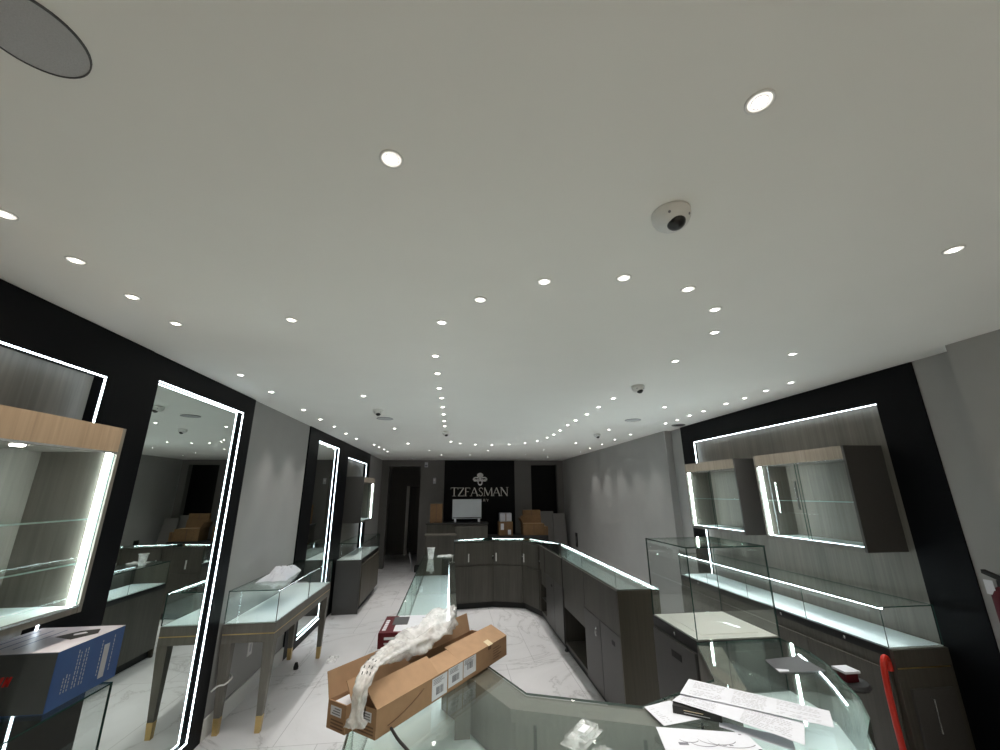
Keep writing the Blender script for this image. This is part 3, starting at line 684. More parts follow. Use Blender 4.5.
part('apron', tB, (X0, Y0, 0.60, X1, Y1, 0.655), 'woodtable', 0.002)
part('gold_inlay', tB, (X0+0.002, Y0+0.002, 0.655, X1-0.002, Y1-0.002, 0.663), 'gold')
part('deck_frame', tB, (X0, Y0, 0.663, X1, Y1, 0.729), 'woodtable', 0.002)
part('deck', tB, (X0+0.006, Y0+0.006, 0.729, X1-0.006, Y1-0.006, 0.735), 'deck')
m = MB(); slabglass(m, [(X0,Y0),(X1,Y0),(X1,Y1),(X0,Y1)], 0.959, 0.965); m.build('glass_top', tB)
for p, q in (((X0,Y0),(X1,Y0)), ((X1,Y0+0.006),(X1,4.52)), ((X1,4.522),(X1,Y1)), ((X0,Y1),(X1-0.006,Y1)), ((X0,Y0+0.006),(X0,Y1-0.006))):
    m = MB(); upright(m, p, q, (-1.54, 4.5), 0.735, 0.9585); m.build('glass_side', tB)
part('light_strip', tB, (X1-0.012, Y0+0.01, 0.9545, X1-0.0065, Y1-0.35, 0.9583), 'ledcase')

# ---------------------------------------------------------------- brown cartons on the left run
u = Vector((0.615, 0.789, 0)).normalized(); v = Vector((-0.789, 0.615, 0)).normalized(); Zv = Vector((0,0,1))
P1 = Vector((-0.217, 1.55, 0.966))
def carton(label, o, L, W, Hh, flaps, extra=None):
    t = thing('cardboard_box', label, 'cardboard box', tuple(o+u*L/2+v*W/2))
    th = 0.004; m = MB()
    m.obox(o, u*L, v*W, Zv*th, 'card'); m.obox(o, u*L, v*th, Zv*Hh, 'card'); m.obox(o+v*(W-th), u*L, v*th, Zv*Hh, 'card')
    m.obox(o+v*th, u*th, v*(W-2*th), Zv*Hh, 'card'); m.obox(o+u*(L-th)+v*th, u*th, v*(W-2*th), Zv*Hh, 'card')
    m.build('box_body', t)
    for a, b, base_v, dirv in flaps:       # flap from u=a..b hinged at v=base_v, extends along dirv
        m = MB(); nn = u.cross(dirv).normalized()*0.003
        m.obox(o+u*a+v*base_v+Zv*Hh, u*(b-a), dirv, nn, 'cardin'); m.build('flap', t)
    return t
W1, H1 = 0.10, 0.078
c1 = carton('open brown cardboard box with white barcode labels, nearer of the long pair', P1, 0.80, W1, H1,
   [(0.0, 0.30, 0.0, v*0.062+Zv*0.050), (0.30, 0.44, 0.0, v*0.075+Zv*0.028), (0.44, 0.80, 0.0, v*0.088+Zv*0.034)])
c2 = carton('open brown cardboard box with upright back flap, farther of the long pair', P1+v*0.105-u*0.03, 0.82, 0.09, H1,
   [(0.0, 0.80, 0.09, v*0.02+Zv*0.075), (0.02, 0.30, 0.0, v*0.035+Zv*0.055)])
m = MB(); q = P1+v*0.105-u*0.03
m.obox(q+u*0.006+v*0.008+Zv*0.006, u*0.25, v*0.072, Zv*0.062, 'paper'); m.build('foam_insert', c2)
m = MB(); m.obox(q+u*0.30+v*0.012+Zv*0.006, u*0.40, v*0.06, Zv*0.05, 'carddark'); m.build('box_lining', c2)
m = MB(); m.obox(P1+u*0.02+v*0.012+Zv*0.006, u*0.42, v*0.07, Zv*0.035, 'carddark'); m.build('box_lining', c1)
for a, b, lo, hi, k in ((0.265, 0.352, 0.006, 0.074, 0), (0.360, 0.452, 0.014, 0.077, 1), (0.458, 0.545, 0.016, 0.077, 2)):
    m = MB(); o_ = P1-v*0.0012+u*a+Zv*lo; m.obox(o_, u*(b-a), v*0.001, Zv*(hi-lo), 'paper'); lb = m.build('label', c1)
    m = MB(); ww = b-a; o2 = o_-v*0.0006
    for r_ in range(4): m.obox(o2+u*0.006+Zv*((hi-lo)*(0.94-0.07*r_)-0.002), u*ww*(0.5+0.35*random.random()), v*0.0005, Zv*0.0016, 'ink')
    x_ = 0.012
    while x_ < ww*0.62:
        w_ = random.choice((0.0012, 0.002, 0.003)); m.obox(o2+u*(x_+ww*0.12)+Zv*(hi-lo)*(0.18 if k != 2 else 0.35), u*w_, v*0.0005, Zv*(hi-lo)*0.36, 'ink'); x_ += w_+random.choice((0.0015, 0.0025))
    m.build('label_print', lb)
m = MB()   # printed smile curve, tape tab and dark print at the right end
pts = [P1-v*0.001+u*(0.05+0.17*i/12)+Zv*(0.018+0.03*((i-2)/12.0)**2+0.002*i) for i in range(13)]
m.tube(pts, 0.0014, 'carddark', n=5)
for r_ in range(5): m.obox(P1-v*0.001+u*(0.68)+Zv*(0.016+0.010*r_), u*(0.05+0.02*(r_ % 2)), v*0.0008, Zv*0.003, 'carddark')
m.build('side_print', c1)
for tb, oo, ww in ((c1, P1, W1), (c2, P1+v*0.105-u*0.03, 0.09)):
    m = MB(); m.obox(oo-u*0.001+v*0.022+Zv*0.040, u*0.001, v*0.052, Zv*0.026, 'paper'); lb = m.build('label', tb)
    m = MB()
    for r_ in range(3): m.obox(oo-u*0.0016+v*0.027+Zv*(0.045+0.007*r_), u*0.0005, v*(0.04-0.006*r_), Zv*0.003, 'ink')
    m.build('label_print', lb)
    m = MB()
    for r_ in range(3): m.obox(oo-u*0.001+v*0.01+Zv*(0.008+0.009*r_), u*0.0006, v*(ww-0.03), Zv*0.004, 'carddark')
    m.build('end_print', tb)
m = MB(); o_ = P1+u*0.64+Zv*(H1+0.001)-v*0.0035; m.obox(o_, u*0.035, v*0.03+Zv*0.0116, v*-0.001+Zv*0.002, 'cream'); m.obox(o_-Zv*0.014, u*0.02, v*0.002, Zv*0.014, 'carddark'); m.build('closing_tab', c1)
# plastic wrap
path = [(-0.27,1.478,1.035),(-0.268,1.482,1.06),(-0.262,1.488,1.10),(-0.256,1.50,1.135),(-0.25,1.56,1.155),(-0.225,1.66,1.15),(-0.195,1.76,1.14),(-0.15,1.86,1.128),(-0.105,1.94,1.125),(-0.06,2.02,1.14),(-0.02,2.10,1.155),(0.02,2.17,1.175)]
def smooth_path(p, n=9):
    P = [Vector(a) for a in p]; r = []
    for i in range(len(P)-1):
        p0, p1, p2, p3 = P[max(i-1,0)], P[i], P[i+1], P[min(i+2,len(P)-1)]
        for k in range(n):
            t_ = k/n; r.append(0.5*((2*p1)+(p2-p0)*t_+(2*p0-5*p1+4*p2-p3)*t_*t_+(3*p1-p0-3*p2+p3)*t_**3))
    r.append(P[-1]); return r
sp = smooth_path(path)
rad = []
for i in range(len(sp)):
    f = i/(len(sp)-1)
    r = 0.030 if f < 0.08 else (0.022 if f < 0.28 else 0.024 if f < 0.6 else 0.030+0.012*math.sin((f-0.6)*6))
    if i in (0,): r = 0.012
    if f > 0.93: r = 0.018
    rad.append(r*(1.0 if f < 0.45 else 1.0+0.6*math.sin(min(1.0, (f-0.45)/0.55)*math.pi)**0.8))
m = MB(); m.tube(sp, rad, 'film', n=28, wob=0.6, seed=3, flat_=0.6)
wrap = m.build('plastic_wrap', origin=(-0.15, 1.86, 1.13), smooth=True); tag(wrap, 'long crumpled white plastic bag draped over the two open cardboard boxes', 'plastic bag')
wrap_t = wrap
m = MB(); rr = random.Random(12)
for f_ in (0.30, 0.33, 0.37, 0.10, 0.13):
    k_ = int(f_*(len(sp)-1)); p_ = sp[k_]; r_ = rad[k_]; d_ = (sp[k_+1]-sp[k_-1]).normalized(); a_ = d_.cross(Vector((0,0,1))).normalized(); b_ = a_.cross(d_)
    for a0_ in (0.9, 1.3, 1.9):
        c_ = p_+(a_*math.cos(-a0_)+b_*math.sin(a0_ if f_ > 0.2 else -a0_))*r_*1.06
        m.obox(c_, d_*0.010, a_*0.003, b_*0.001, 'black_matte')
pm = m.build('wrap_print', wrap_t)
# red and white box behind them
tb = thing('product_box', 'dark red and white product box behind the brown cartons', 'box', (-0.21, 2.47, 0.966))
a0, a1, b0, b1, zt_ = -0.345, -0.075, 2.33, 2.62, 1.035
part('box_body', tb, (a0, b0, 0.966, a1, b1, zt_), 'maroon', 0.002)
part('lid_print', tb, (a0+0.07, b0+0.02, zt_, a1-0.004, b1-0.004, zt_+0.001), 'paper')
part('product_picture', tb, (a0+0.05, b0+0.12, zt_+0.001, a0+0.13, b1-0.03, zt_+0.002), 'darkgrey')
m = MB()
for r_ in range(6): m.box(a0+0.012, b0+0.04+r_*0.03, zt_+0.0001, a0+0.03, b0+0.06+r_*0.03, zt_+0.001, 'paper')
for r_ in range(5): m.box(a1-0.07+0.008*(r_ % 2), b0+0.05+r_*0.045, zt_+0.001, a1-0.04, b0+0.058+r_*0.045, zt_+0.0016, 'ink')
m.box(a0+0.03, b0-0.001, 1.005, a0+0.09, b0, 1.016, 'paper'); m.box(a0+0.03, b0-0.001, 0.985, a0+0.15, b0, 0.992, 'inkl')
m.build('box_print', tb)
# cup and crumpled wrap at the far end of the left run
tc_ = thing('plastic_cup', 'clear plastic cup at the far end of the left island run', 'cup', (-0.225, 5.16, 0.966))
m = MB(); m.lathe((-0.225, 5.16, 0.966), [(0.030,0),(0.036,0.05),(0.043,0.115),(0.045,0.118),(0.042,0.113),(0.034,0.05),(0.028,0.004),(0,0.004)], 'film', n=24); m.build('cup_wall', tc_, smooth=True)
m = MB(); m.ring((-0.225,5.16), 0.041, 0.047, 1.08, 1.086, 'white', 24); m.build('rim', tc_)
def crumple(name, label, cat, c, sx, sy, sz, mat, seed, rot=0.0, n=16):
    m = MB(); vs = []; ca, sa = math.cos(rot), math.sin(rot)
    for j in range(n+1):
        for i in range(n+1):
            x = (i/n-0.5)*2; y = (j/n-0.5)*2; 
            k = 1+0.25*noise.noise(Vector((x*1.5, y*1.5, seed)))
            edge = max(0, 1-max(abs(x), abs(y))**3)
            z = (0.35+0.65*abs(noise.noise(Vector((x*2.2+seed, y*2.2, seed*1.7)))) + 0.3*abs(noise.noise(Vector((x*6, y*6, seed)))))*edge*sz
            X, Y = x*sx*k, y*sy*k
            vs.append((c[0]+X*ca-Y*sa, c[1]+X*sa+Y*ca, c[2]+0.001+z))
    f = [(j*(n+1)+i, j*(n+1)+i+1, (j+1)*(n+1)+i+1, (j+1)*(n+1)+i) for j in range(n) for i in range(n)]
    m.add(vs, f, mat)
    k0 = len(vs); m.add([(x_, y_, c[2]+0.0005) for x_, y_, z_ in vs], [tuple(reversed(q)) for q in f], mat)
    o = m.build(name, origin=c); return tag(o, label, cat)
crumple('plastic_wrapper', 'crumpled clear wrapper beside the cup on the far left island run', 'wrapper', (-0.06, 5.35, 0.966), 0.09, 0.06, 0.02, 'film', 2)
crumple('paper_bag', 'crumpled white paper bag lying on the glass of the table showcase', 'paper bag', (-1.56, 4.36, 0.966), 0.11, 0.27, 0.10, 'paper', 5, 0.1)
crumple('plastic_scrap', 'crumpled clear plastic scrap on the marble floor in the left aisle', 'scrap', (-1.22, 5.15, 0.001), 0.05, 0.09, 0.04, 'film', 8)
crumple('plastic_scrap', 'small clear plastic scrap beside the clamshell near the lower picture edge', 'scrap', (0.46, 1.40, 0.966), 0.03, 0.02, 0.02, 'filmclear', 11)
m = MB(); m.lathe((-1.52, 4.95, 0.0), [(0.022,0),(0.024,0.02),(0.018,0.045),(0.012,0.06),(0,0.06)], 'black_matte', n=10); o = m.build('rubber_cap', origin=(-1.52,4.95,0)); tag(o, 'small black cap lying on the floor behind the table showcase leg', 'cap')
# black bag on the floor past the left run
t = thing('carry_bag', 'small black bag with a grey board leaning, on the floor past the left island run', 'bag', (-0.72, 10.1, 0))
m = MB(); m.box(-0.80, 10.0, 0, -0.62, 10.2, 0.13, 'black_matte'); m.build('bag_body', t, bevel=0.02)
m = MB(); m.obox((-0.85, 10.15, 0.0), (0.012, 0.0, 0), (0, 0.18, 0), (-0.09, 0.0, 0.38), 'inkl'); m.build('board', t)
# black cable hanging under the cartons
m = MB(); m.tube(smooth_path([(-0.175,1.60,0.972),(-0.145,1.535,0.972),(-0.11,1.475,0.972),(-0.08,1.42,0.972),(-0.06,1.36,0.972)]), 0.0045, 'black_matte', n=8); o = m.build('power_cable', origin=(-0.11,1.475,0.972)); tag(o, 'black cable lying on the glass below the brown cartons', 'cable')
# clamshell
t = thing('clamshell_pack', 'clear plastic clamshell pack on the glass at the bottom centre', 'plastic pack', (0.42, 1.50, 0.966))
m = MB(); cu = Vector((0.69, 0.72, 0)).normalized(); cv = Vector((0.72, -0.69, 0)).normalized(); o_ = Vector((0.344, 1.46, 0.966))
m.obox(o_, cu*0.15, cv*0.075, Zv*0.002, 'filmclear'); m.obox(o_+cu*0.01+cv*0.01+Zv*0.003, cu*0.125, cv*0.055, Zv*0.018, 'filmclear'); m.build('shell', t, bevel=0.004)
m = MB(); m.obox(o_+cu*0.06+cv*0.03+Zv*0.021, cu*0.045, cv*0.022, Zv*0.0008, 'paper'); m.build('label', t)

# ---------------------------------------------------------------- papers on the near corner
def sheet(name, label, cat, quad, z, mat='paper', lines=None, curl=0.0, zs=None, seed=1, drawing=False, nlines=9, dark='inkl', cover=(0.05, 0.95)):
    A, B, D, Cc = [Vector((p[0], p[1], 0)) for p in (quad[0], quad[1], quad[3], quad[2])]
    cen = (A+B+D+Cc)/4; t = thing(name, label, cat, (cen.x, cen.y, z))
    zs = zs or (0,0,0,0)
    def P(s, r, dz=0):
        p = (A*(1-s)+B*s)*(1-r)+(D*(1-s)+Cc*s)*r
        zz = z+(zs[0]*(1-s)+zs[1]*s)*(1-r)+(zs[3]*(1-s)+zs[2]*s)*r + curl*math.sin(s*math.pi)*0.01
        return Vector((p.x, p.y, zz+dz))
    m = MB(); n = 12
    for dz in (0, 0.0008):
        vs = [P(i/n, j/4, dz) for j in range(5) for i in range(n+1)]
        m.add(vs, [(j*(n+1)+i, j*(n+1)+i+1, (j+1)*(n+1)+i+1, (j+1)*(n+1)+i) for j in range(4) for i in range(n)], mat)
    m.build('sheet', t)
    rnd = random.Random(seed); m = MB()
    def q4(s0, r0, s1, r1, mt): m.add([P(s0,r0,0.0012), P(s1,r0,0.0012), P(s1,r1,0.0012), P(s0,r1,0.0012)], [(0,1,2,3)], mt)
    if drawing:
        for k in range(4):
            c = (0.3+0.15*k, 0.5+0.1*math.sin(k*2)); rr = 0.10+0.05*k
            pts = [(c[0]+rr*math.cos(a), c[1]+rr*1.4*math.sin(a)) for a in [0.3+i*math.pi*0.9/14 for i in range(15)]]
            for (s0, r0), (s1, r1) in zip(pts, pts[1:]):
                if 0.02 < min(s0, s1) and max(s0, s1) < 0.98 and 0.02 < min(r0, r1) and max(r0, r1) < 0.95:
                    m.add([P(s0,r0,0.0012), P(s1,r1,0.0012), P(s1,r1+0.03,0.0012), P(s0,r0+0.03,0.0012)], [(0,1,2,3)], 'ink')
        q4(0.17, 0.66, 0.27, 0.78, 'ink'); q4(0.95, 0.86, 0.985, 0.95, 'black_matte'); q4(0.62, 0.70, 0.66, 0.75, 'ink'); q4(0.69, 0.70, 0.73, 0.75, 'ink'); q4(0.9, 0.1, 0.93, 0.16, 'ink')
    else:
        cols = lines or [(0.06, 0.30), (0.36, 0.60), (0.66, 0.94)]
        for s0, s1 in cols:
            r = 0.10
            while r < 0.88:
                e = s0
                while e < s1:
                    w_ = rnd.uniform(0.01, 0.035); 
                    if e+w_ < s1 and rnd.random() > 0.12: q4(e, r, e+w_, r+0.035, dark)
                    e += w_+0.008
                r += 0.085
                if rnd.random() < 0.12: r += 0.08
    if m.f: m.build('print', t)
    return t
sheet('paper_sheet', 'blank white card at the left of the papers on the near glass', 'paper', [(0.695,1.638),(0.808,1.67),(0.885,1.545),(0.705,1.515)], 0.967, lines=[(0.1, 0.25)], seed=3, nlines=1).children[1].scale = (1,1,1)
t = thing('leaflet_box', 'flat black box with small print under the instruction sheets', 'box', (0.85, 1.56, 0.966))
bu = Vector((0.84, -0.54, 0)); bv = Vector((0.54, 0.84, 0)); o_ = Vector((0.775, 1.585, 0.9685))
m = MB(); m.obox(o_, bu*0.15, bv*0.07, Zv*0.022, 'black_matte'); m.build('box_body', t)
m = MB()
for r_ in range(2): m.obox(o_-bv*0.0006+bu*0.035+Zv*(0.006+0.007*r_), bu*(0.08-0.02*r_), bv*0.0005, Zv*0.0018, 'cream' if r_ else 'inkl')
m.build('box_print', t)
sheet('instruction_leaflet', 'long printed instruction leaflet, upper of the two overlapping sheets', 'paper', [(0.928,1.738),(1.268,1.475),(1.188,1.376),(0.833,1.636)], 0.994, seed=5, zs=(0.009,0.0,0.004,0.007))
sheet('instruction_leaflet', 'printed instruction leaflet lying lower, its corner over the black box', 'paper', [(0.857,1.655),(1.129,1.425),(1.035,1.318),(0.786,1.605)], 0.9915, seed=9, zs=(0.004,0.0,0,0.004), lines=[(0.05, 0.35), (0.55, 0.92)], curl=0.3)
sheet('instruction_leaflet', 'white sheet with looping line drawings at the bottom edge', 'paper', [(0.676,1.512),(0.937,1.445),(0.93,1.345),(0.645,1.392)], 0.967, drawing=True)
sheet('paper_strip', 'curling white strip under the leaflets pointing to the lower right', 'paper', [(0.90,1.52),(1.06,1.40),(1.02,1.34),(0.88,1.49)], 0.9665, lines=[(0.4,0.41)], seed=2)
t = thing('tablet_sleeve', 'thin dark grey sleeve with white label lying on the curved glass top', 'sleeve', (1.49, 1.90, 0.966))
m = MB(); m.prism([(1.418,1.962),(1.380,1.828),(1.586,1.823),(1.600,1.985)], 0.966, 0.970, 'darkgrey'); m.build('sleeve_body', t)
m = MB(); m.prism([(1.392,1.868),(1.385,1.838),(1.430,1.836),(1.437,1.850)], 0.970, 0.971, 'paper'); m.build('label', t)
# white and red carton beside the right wall showcase
t = thing('product_box', 'small white topped red box on a stool beside the curved glass', 'box', (2.31, 2.5, 0.645))
m = MB(); m.box(2.27, 2.47, 0.645, 2.345, 2.53, 0.69, 'maroon'); m.build('box_body', t); m = MB(); m.box(2.26, 2.46, 0.69, 2.355, 2.55, 0.702, 'paper'); m.build('lid', t)
t = thing('stool', 'dark round stool mostly hidden behind the curved island glass', 'stool', (2.31, 2.5, 0))
m = MB(); m.lathe((2.31,2.5,0.615), [(0.09,0),(0.10,0.015),(0.09,0.029),(0,0.029)], 'black_matte', n=24); m.build('seat', t)
m = MB(); m.tube([(2.31,2.5,0.03),(2.31,2.5,0.615)], 0.018, 'blackmetal'); m.build('post', t)
m = MB(); m.lathe((2.31,2.5,0), [(0.13,0),(0.13,0.012),(0.03,0.03),(0,0.03)], 'blackmetal', n=24); m.build('base', t)

# ---------------------------------------------------------------- right side odds
m = MB(); m.tube(smooth_path([(2.545,2.455,0.70),(2.535,2.452,0.755),(2.515,2.448,0.765),(2.498,2.445,0.73),(2.494,2.447,0.66),(2.50,2.455,0.56),(2.508,2.46,0.42),(2.514,2.46,0.28),(2.514,2.45,0.10),(2.50,2.40,0.02)]), 0.016, 'redhose', n=12)
o = m.build('air_hose', origin=(2.5,2.45,0.0), smooth=True); tag(o, 'bright red hose hanging down the near corner of the right wall showcase', 'hose')
t = thing('backpack', 'grey bag with a blue edge at the foot of the right wall showcase', 'bag', (2.55, 2.05, 0))
m = MB(); m.lathe((2.60,2.10,0), [(0.15,0),(0.17,0.08),(0.165,0.17),(0.12,0.235),(0.05,0.26),(0,0.265)], 'greyfab', n=20); m.build('bag_body', t, smooth=True)
m = MB(); m.lathe((2.47,2.14,0), [(0.07,0),(0.08,0.1),(0.07,0.2),(0.03,0.235),(0,0.24)], 'bluefab', n=16); m.build('pocket', t, smooth=True)
t = thing('fire_extinguisher', 'dark red extinguisher with a white tag hung on the right wall', 'fire extinguisher', (2.875, 2.03, 0.7))
ex, ey = 2.875, 2.03
m = MB(); m.lathe((ex,ey,0.72), [(0.05,0),(0.055,0.02),(0.055,0.44),(0.048,0.47),(0.022,0.49),(0.018,0.50)], 'maroon', n=24); m.build('cylinder', t, smooth=True)
m = MB(); m.lathe((ex,ey,1.21), [(0.022,0),(0.022,0.03),(0,0.03)], 'black_matte', n=16); m.obox((ex-0.015,ey-0.05,1.22), (0.03,0,0), (0,0.12,0.045), (0,0,0.018), 'black_matte'); m.build('valve', t)
m = MB(); m.obox((ex-0.045,ey+0.01,1.17), (0.002,0,0), (0,0.04,0), (0,0,0.07), 'paper'); m.build('tag', t)

# ---------------------------------------------------------------- blue carton at left
t = thing('product_box', 'blue and dark grey appliance carton with pale lid on the near left counter', 'box', (-1.6, 2.0, 0.966))
a0, a1, b0, b1, z0, z1 = -1.72, -1.395, 1.852, 2.165, 0.966, 1.156
m = MB(); m.box(a0, b0, z0, a1, b1, z1-0.002, 'blue'); m.build('box_body', t)
part('lid_print', t, (a0, b0, z1-0.002, a1, b1, z1), 'palepink')
part('end_print', t, (a0, b0-0.001, z0+0.002, a1-0.002, b0, z1-0.003), 'navy')
m = MB(); P_ = [(-1.47, 1.99), (-1.425, 2.06), (-1.46, 2.12), (-1.52, 2.10), (-1.56, 2.03)]
m.prism(P_, z1, z1+0.0006, 'black_matte'); m.build('product_picture', t)
m = MB(); m.prism([(-1.50,2.04),(-1.47,2.07),(-1.49,2.085),(-1.515,2.06)], z1+0.0006, z1+0.0010, 'paper')
for r_ in range(3): m.box(-1.69+0.05*r_, 1.90, z1, -1.685+0.05*r_, 2.12, z1+0.0005, 'blue')
m.build('lid_lettering', t)
m = MB(); m.box(a1, 2.068, z0+0.025, a1+0.0008, 2.095, z1-0.045, 'inkl')
rnd = random.Random(4)
for y in (1.90, 1.912, 1.924, 1.945, 1.957, 1.975, 1.987, 2.055, 2.115):
    zz = z0+0.04
    top = z1-(0.10 if y < 1.94 else 0.03)
    while zz < top: 
        h_ = rnd.uniform(0.005, 0.014); m.box(a1, y, zz, a1+0.0006, y+0.003, zz+h_, 'inkl'); zz += h_+0.004
m.build('side_print', t)
m = MB()   # red italic letters at the edge of the picture
def bar(y_, xa, za, xb_, zb, w_, mt): m.add([(xa-w_,y_,za),(xa+w_,y_,za),(xb_+w_,y_,zb),(xb_-w_,y_,zb),(xa-w_,y_-0.0006,za),(xa+w_,y_-0.0006,za),(xb_+w_,y_-0.0006,zb),(xb_-w_,y_-0.0006,zb)], [(0,1,2,3),(4,5,6,7),(0,1,5,4),(1,2,6,5),(2,3,7,6),(3,0,4,7)], mt)
yy = b0-0.0012
for s in (0.0, 0.026):
    x = -1.572+s
    bar(yy, x, 1.055, x+0.008, 1.085, 0.004, 'red'); bar(yy, x+0.012, 1.055, x+0.008, 1.085, 0.003, 'red'); bar(yy, x+0.012, 1.055, x+0.020, 1.085, 0.004, 'red')
bar(yy, -1.58, 1.080, -1.578, 1.090, 0.003, 'paper')
m.build('lettering', t)

# ---------------------------------------------------------------- back wall: sign, desk, things on it
t = thing('wall_sign', 'black sign panel with silver lettering and emblem on the back wall', 'sign', (0.69, YB-0.03, 0))
part('sign_panel', t, (-0.197, YB-0.03, 0, 1.58, YB-0.001, H-0.002), 'black')
def letter(m, ch, x, z, w, h, y, mat):
    k, T = 0.012*1.0, 0.026
    def st(a, b, wd): bar2(m, x+a[0]*w, z+a[1]*h, x+b[0]*w, z+b[1]*h, wd, y, mat)
    def serif(px, pz, l=0.035): bar2(m, x+px*w-l, z+pz*h, x+px*w+l, z+pz*h, 0.007, y, mat)
    if ch == 'T': st((.5,0),(.5,1),T); st((0,.97),(1,.97),k); serif(.5,.02,.045); st((.02,.97),(.02,.80),.008); st((.98,.97),(.98,.80),.008)
    if ch == 'Z': st((.05,.97),(.95,.97),k); st((.05,.03),(.95,.03),k); st((.9,.97),(.1,.03),T); st((.06,.97),(.06,.8),.008); st((.95,.03),(.95,.2),.008)
    if ch == 'F': st((.2,0),(.2,1),T); st((.2,.97),(.95,.97),k); st((.2,.52),(.75,.52),k*.8); serif(.2,.02); st((.93,.97),(.93,.8),.008)
    if ch == 'A': st((.05,0),(.5,1),k); st((.95,0),(.5,1),T); st((.25,.36),(.74,.36),.008); serif(.08,.02); serif(.92,.02)
    if ch == 'S':
        P = [(.85,.80),(.78,.93),(.5,.99),(.22,.90),(.17,.74),(.35,.58),(.65,.44),(.84,.28),(.78,.10),(.5,.01),(.2,.08),(.12,.22)]
        for a, b in zip(P, P[1:]): st(a, b, .016)
    if ch == 'M': st((.1,0),(.12,1),k); st((.12,1),(.5,.05),T); st((.5,.05),(.88,1),k); st((.88,1),(.92,0),T); serif(.1,.02,.03); serif(.92,.02,.03)
    if ch == 'N': st((.12,0),(.12,1),k); st((.12,1),(.88,.0),T); st((.88,0),(.88,1),k); serif(.12,.02,.03); serif(.12,.98,.03); serif(.88,.98,.03)
    if ch == 'J': st((.6,.2),(.6,1),.01); st((.6,.2),(.2,.0),.008)
    if ch == 'E': st((.15,0),(.15,1),.01); [st((.15,q),(.85,q),.006) for q in (.05,.5,.95)]
    if ch == 'W': st((0,1),(.25,0),.008); st((.25,0),(.5,1),.006); st((.5,1),(.75,0),.008); st((.75,0),(1,1),.006)
    if ch == 'L': st((.15,0),(.15,1),.01); st((.15,.05),(.85,.05),.006)
    if ch == 'R': st((.15,0),(.15,1),.01); st((.15,.95),(.7,.9),.006); st((.7,.9),(.7,.55),.008); st((.7,.55),(.15,.5),.006); st((.4,.5),(.9,0),.008)
    if ch == 'Y': st((0,1),(.5,.5),.008); st((1,1),(.5,.5),.006); st((.5,.5),(.5,0),.01)
def bar2(m, x0, z0, x1, z1, wd, y, mat):
    d = Vector((x1-x0, 0, z1-z0)); L = d.length; d /= L; n_ = Vector((-d.z, 0, d.x))*wd/2*0.95
    m.obox(Vector((x0, y, z0))-n_, d*L, n_*2, Vector((0, -0.012, 0)), mat)
m = MB(); ys = YB-0.031
widths = [('T',.17),('Z',.165),('F',.15),('A',.19),('S',.13),('M',.23),('A',.19),('N',.20)]
x = -0.03; gap = (1.442-sum(w_ for c_, w_ in widths))/7
for ch, w_ in widths:
    letter(m, ch, x, 1.615, w_, 0.205 if ch not in 'TN' else 0.21, ys, 'lettering'); x += w_+gap
m.build('lettering', t)
m = MB(); x = 0.40
for ch in 'JEWELRY': letter(m, ch, x, 1.485, 0.055, 0.06, ys, 'lettering'); x += 0.077
m.build('small_lettering', t)
m = MB(); ex, ez = 0.70, 2.025      # emblem: fan-shaped head, side scrolls, ring below
def disc(m, cx, cz, rx, rz, mat, n=20, r0=0.0, a0=0, a1=2*math.pi):
    vs = []; 
    for i in range(n+1):
        a = a0+(a1-a0)*i/n
        for r_ in (r0, 1.0):
            for yy_ in (ys, ys-0.012): vs.append((cx+rx*r_*math.cos(a), yy_, cz+rz*r_*math.sin(a)))
    fs = []
    for i in range(n):
        b_ = 4*i; c_ = 4*(i+1)
        fs += [(b_, b_+2, c_+2, c_), (b_+1, c_+1, c_+3, b_+3), (b_+2, b_+3, c_+3, c_+2), (b_, c_, c_+1, b_+1)]
    m.add(vs, fs, mat)
disc(m, ex, ez+0.095, 0.080, 0.060, 'emblem'); disc(m, ex, ez+0.03, 0.035, 0.06, 'emblem')
disc(m, ex, ez-0.085, 0.062, 0.072, 'emblem', r0=0.55)
for s in (-1, 1):
    disc(m, ex+s*0.10, ez+0.005, 0.075, 0.05, 'emblem', r0=0.5, a0=0.2 if s > 0 else 0.5, a1=2.6 if s > 0 else 2.9)
    disc(m, ex+s*0.12, ez-0.03, 0.045, 0.03, 'emblem'); disc(m, ex+s*0.055, ez-0.035, 0.03, 0.04, 'emblem'); disc(m, ex+s*0.165, ez-0.005, 0.018, 0.022, 'emblem')
m.build('emblem', t)
t = thing('thermostat', 'small white wall control on the back wall left of the sign', 'wall control', (-0.45, YB, 1.97))
part('cover', t, (-0.475, YB-0.03, 1.92, -0.405, YB-0.001, 2.06), 'inkl', 0.004); part('dial', t, (-0.465, YB-0.036, 1.98, -0.425, YB-0.03, 2.03), 'white')
t = thing('alarm_box', 'small grey box high on the back wall by the corridor opening', 'wall box', (-0.67, YB, 2.36))
part('cover', t, (-0.70, YB-0.03, 2.32, -0.62, YB-0.001, 2.44), 'inkl', 0.004); part('grille', t, (-0.69, YB-0.033, 2.34, -0.63, YB-0.03, 2.38), 'ink')
# reception desk
t = thing('reception_desk', 'two-tier grey wood reception desk in front of the black sign', 'desk', (0.4, 9.6, 0))
part('counter_body', t, (-0.53, 9.55, 0, 0.80, 9.95, 1.03), 'wood'); part('counter_top', t, (-0.55, 9.52, 1.03, 0.82, 9.97, 1.06), 'blackmetal')
part('lower_desk', t, (-0.53, 9.20, 0, 0.10, 9.549, 0.83), 'wood'); part('lower_top', t, (-0.55, 9.17, 0.83, 0.12, 9.549, 0.85), 'woodtable')
part('side_return', t, (0.10, 9.40, 0, 0.795, 9.549, 0.995), 'wood')
part('dark_return', t, (0.83, 9.45, 0, 2.15, 9.95, 0.78), 'black_matte')
